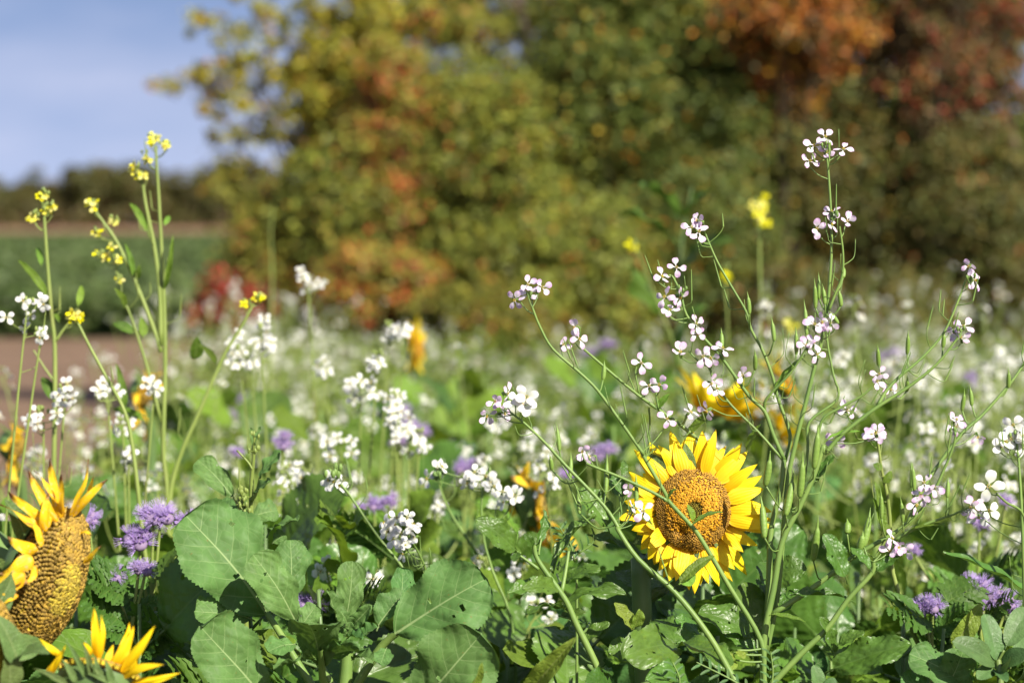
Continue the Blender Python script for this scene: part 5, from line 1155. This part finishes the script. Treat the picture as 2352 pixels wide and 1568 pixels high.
# vetch with narrow paired leaflets
def vetch(label, spots, seed, root, d):
    b = P(*root, d); V = Plant('vetch', label, 'plant', (b.x, b.y), 'stem', None, seed)
    for (x0, y0), (x1, y1), n in spots:
        V.stem([(x1, y1), ((x0 + x1) / 2 + 8, (y0 + y1) / 2), (x0, y0)], d, d, .0006, .0010)
        for k in range(n):
            t = (k + .5) / n; x, y = x0 + (x1 - x0) * t, y0 + (y1 - y0) * t; ang = math.atan2(y1 - y0, x1 - x0)
            for s in (-1, 1):
                a = ang + s * 1.0; V.leaf('bean', (x, y), (x + math.cos(a) * 26, y + math.sin(a) * 26), d, d + s * .006, 3.6, (.2, -.6, .7))
    V.stem([root, (root[0], root[1] + 60)], d, d, .0012, .002, True); V.done()
vetch('vetch with narrow paired leaflets at the bottom edge under the sunflower', [((1745, 1600), (1600, 1520), 7), ((1765, 1600), (1770, 1495), 6), ((1560, 1590), (1545, 1520), 4)], 96, (1750, 1600), 2.30)
vetch('vetch with dark paired leaflets and tendrils left of the sunflower', [((1320, 1290), (1285, 1210), 6), ((1330, 1270), (1370, 1230), 3)], 97, (1325, 1330), 2.48)

# ------------------------------------------------------------------ bean plant and long leaves at the lower right
b0 = P(2300, 1640, 2.33)
B = Plant('bean_plant', 'broad bean with smooth oval grey green leaflets in the lower right corner', 'plant', (b0.x, b0.y), 'stem', None, 98)
B.stem(C(c4, (1510, 1430), (1520, 1500), (1530, 1640)), 2.34, 2.33, .003, .0045, True)
for b, t, hw, d1, n in (((1500, 1430), (1425, 1145), 72, 2.35, (.35, -.85, .35)), ((1490, 1450), (1230, 1315), 76, 2.32, (.2, -.8, .55)), ((1530, 1450), (1690, 1380), 60, 2.32, (0, -.8, .6)), ((1560, 1340), (1690, 1110), 70, 2.36, (-.1, -.9, .4)), ((1500, 1490), (1590, 1400), 50, 2.31, (.3, -.8, .5)), ((1480, 1500), (1560, 1560), 40, 2.31, (.1, -.7, .7)), ((1600, 1450), (1700, 1260), 60, 2.37, (.2, -.8, .5)), ((1480, 1480), (1380, 1540), 50, 2.32, (.1, -.7, .7)), ((1610, 1560), (1690, 1420), 50, 2.31, (.3, -.8, .5))):
    B.leaf('bean', c4(*b), c4(*t), 2.34, d1, hw * .3775, n, stalk=.0012)
B.done()
b0 = P(1870, 1660, 2.31)
B = Plant('bean_plant', 'young bean with one oval upright leaflet at the bottom edge right of the radish stem', 'plant', (b0.x, b0.y), 'stem', None, 99)
B.stem(C(c4, (430, 1600), (440, 1700)), 2.31, 2.31, .002, .003, True)
for b, t, hw in (((425, 1610), (388, 1455), 46), ((450, 1620), (520, 1540), 40)): B.leaf('bean', c4(*b), c4(*t), 2.31, 2.31, hw * .3775, (.3, -.85, .4), stalk=.001)
B.done()
b0 = P(2150, 1660, 2.36)
B = Plant('kale_plant', 'young kale with matt broad leaves at the bottom edge right of the crinkled leaf', 'plant', (b0.x, b0.y), 'stem', None, 100)
B.stem(C(c4, (1150, 1600), (1160, 1720)), 2.36, 2.36, .004, .005, True)
for b, t, hw, n in (((1350, 1600), (975, 1385), 120, (.15, -.8, .6)), ((1180, 1620), (1300, 1370), 110, (.3, -.85, .45)), ((1130, 1640), (920, 1540), 80, (.1, -.8, .6))): B.leaf('kale', c4(*b), c4(*t), 2.36, 2.35, hw * .3775, n, stalk=.002)
B.done()
b0 = P(2400, 1500, 2.42)
B = Plant('reed_leaf_plant', 'long narrow toothed leaf reaching in from the right edge over the purple phacelia', 'plant', (b0.x, b0.y), 'stem', None, 101)
B.stem([(2392, 1400), (2400, 1500)], 2.42, 2.42, .003, .004, True); B.leaf('lance', c4(1760, 1085), c4(1175, 768), 2.42, 2.40, 24, (-.25, -.25, 1), mat='gloss', stalk=.0015); B.leaf('lance', c4(1760, 1120), c4(1900, 900), 2.42, 2.42, 24, (.2, -.6, .6)); B.done()
b0 = P(1230, 1680, 2.22)
B = Plant('yellow_dock', 'plant with a folded yellow green blade standing up at the bottom edge', 'plant', (b0.x, b0.y), 'stem', None, 102)
B.stem([(1228, 1600), (1230, 1690)], 2.22, 2.22, .003, .004, True); B.leaf('keel', c9(430, 1520), c9(795, 1070), 2.22, 2.18, 84 * .293, (.1, -.85, .5), stalk=.0015); B.leaf('keel', (1060, 1610), c3(2065, 1425), 2.20, 2.18, 15, (.5, -.7, .3), stalk=.0015); B.leaf('keel', c4(1230, 1345), c4(1405, 1085), 2.40, 2.42, 22, (-.1, -.8, .5)) if False else None
B.done()
b0 = P(2190, 1560, 2.45)
B = Plant('yellow_dock', 'yellow green pointed leaf under the broad purple phacelia', 'plant', (b0.x, b0.y), 'stem', None, 103)
B.stem([(2190, 1470), (2190, 1560)], 2.45, 2.45, .002, .003, True); B.leaf('keel', c4(1240, 1340), c4(1405, 1080), 2.45, 2.45, 24, (.3, -.85, .4), stalk=.0015); B.done()
b0 = P(1990, 1560, 2.56)
B = Plant('white_radish', 'slender radish with a small bluish flower head and narrow stem leaves near the right', 'flowering plant', (b0.x, b0.y), 'stemy', None, 104)
B.stem(C(c4, (765, 80), (780, 115), (800, 270), (830, 400), (850, 560), (870, 900), (1000, 1280)), 2.52, 2.54, .0012, .0034, True, 5)
for x, y in ((735, 60), (775, 40), (765, 65)): B.flower(*c4(x, y), 2.52, .0105, 'lilac', whole=False)
for b, t in (((800, 270), (750, 235)), ((815, 350), (860, 275)), ((800, 610), (750, 440)), ((805, 650), (760, 340)), ((850, 700), (800, 560))): B.leaf('lance', c4(*b), c4(*t), 2.52, 2.52, 10, (.4, -.8, .3), mat='field')
B.done()

# ------------------------------------------------------------------ leafy plants that fill the front, copies
FR = [leafy_proto('leafy_plant', 400 + i, (.58, .62, .55, .64)[i], 19, (('gloss', 'kale', 'field'), ('gloss', 'gloss', 'field'), ('kale', 'field', 'fern'), ('fern', 'gloss', 'field'))[i], size=(.10, .17), smat='stemd') for i in range(4)]
r = random.Random(17)
spots = [(px + r.uniform(-35, 35), d) for d in (2.50, 2.62, 2.76, 2.9) for px in range(-40, 2460, 165)]
for i, (px, d) in enumerate(spots):
    p = P(px, 1400, d); zone = 'left behind the old sunflower' if px < 420 else 'behind the kale leaves' if px < 1150 else 'behind the bright sunflower' if px < 1800 else 'at the right behind the bean leaves'
    FR[r.randrange(4)].stamp((p.x, p.y + r.uniform(-.05, .05), 0), r.uniform(0, 6.28), r.uniform(.86, 1.06) * (1 + (d - 2.5) * .15), 'low leafy plant ' + ('in the front row ' if d < 2.55 else 'in the second row ' if d < 2.7 else 'in the third row ' if d < 2.8 else 'in the fourth row ') + zone, 'plant', 'leafy plants in the front of the strip')
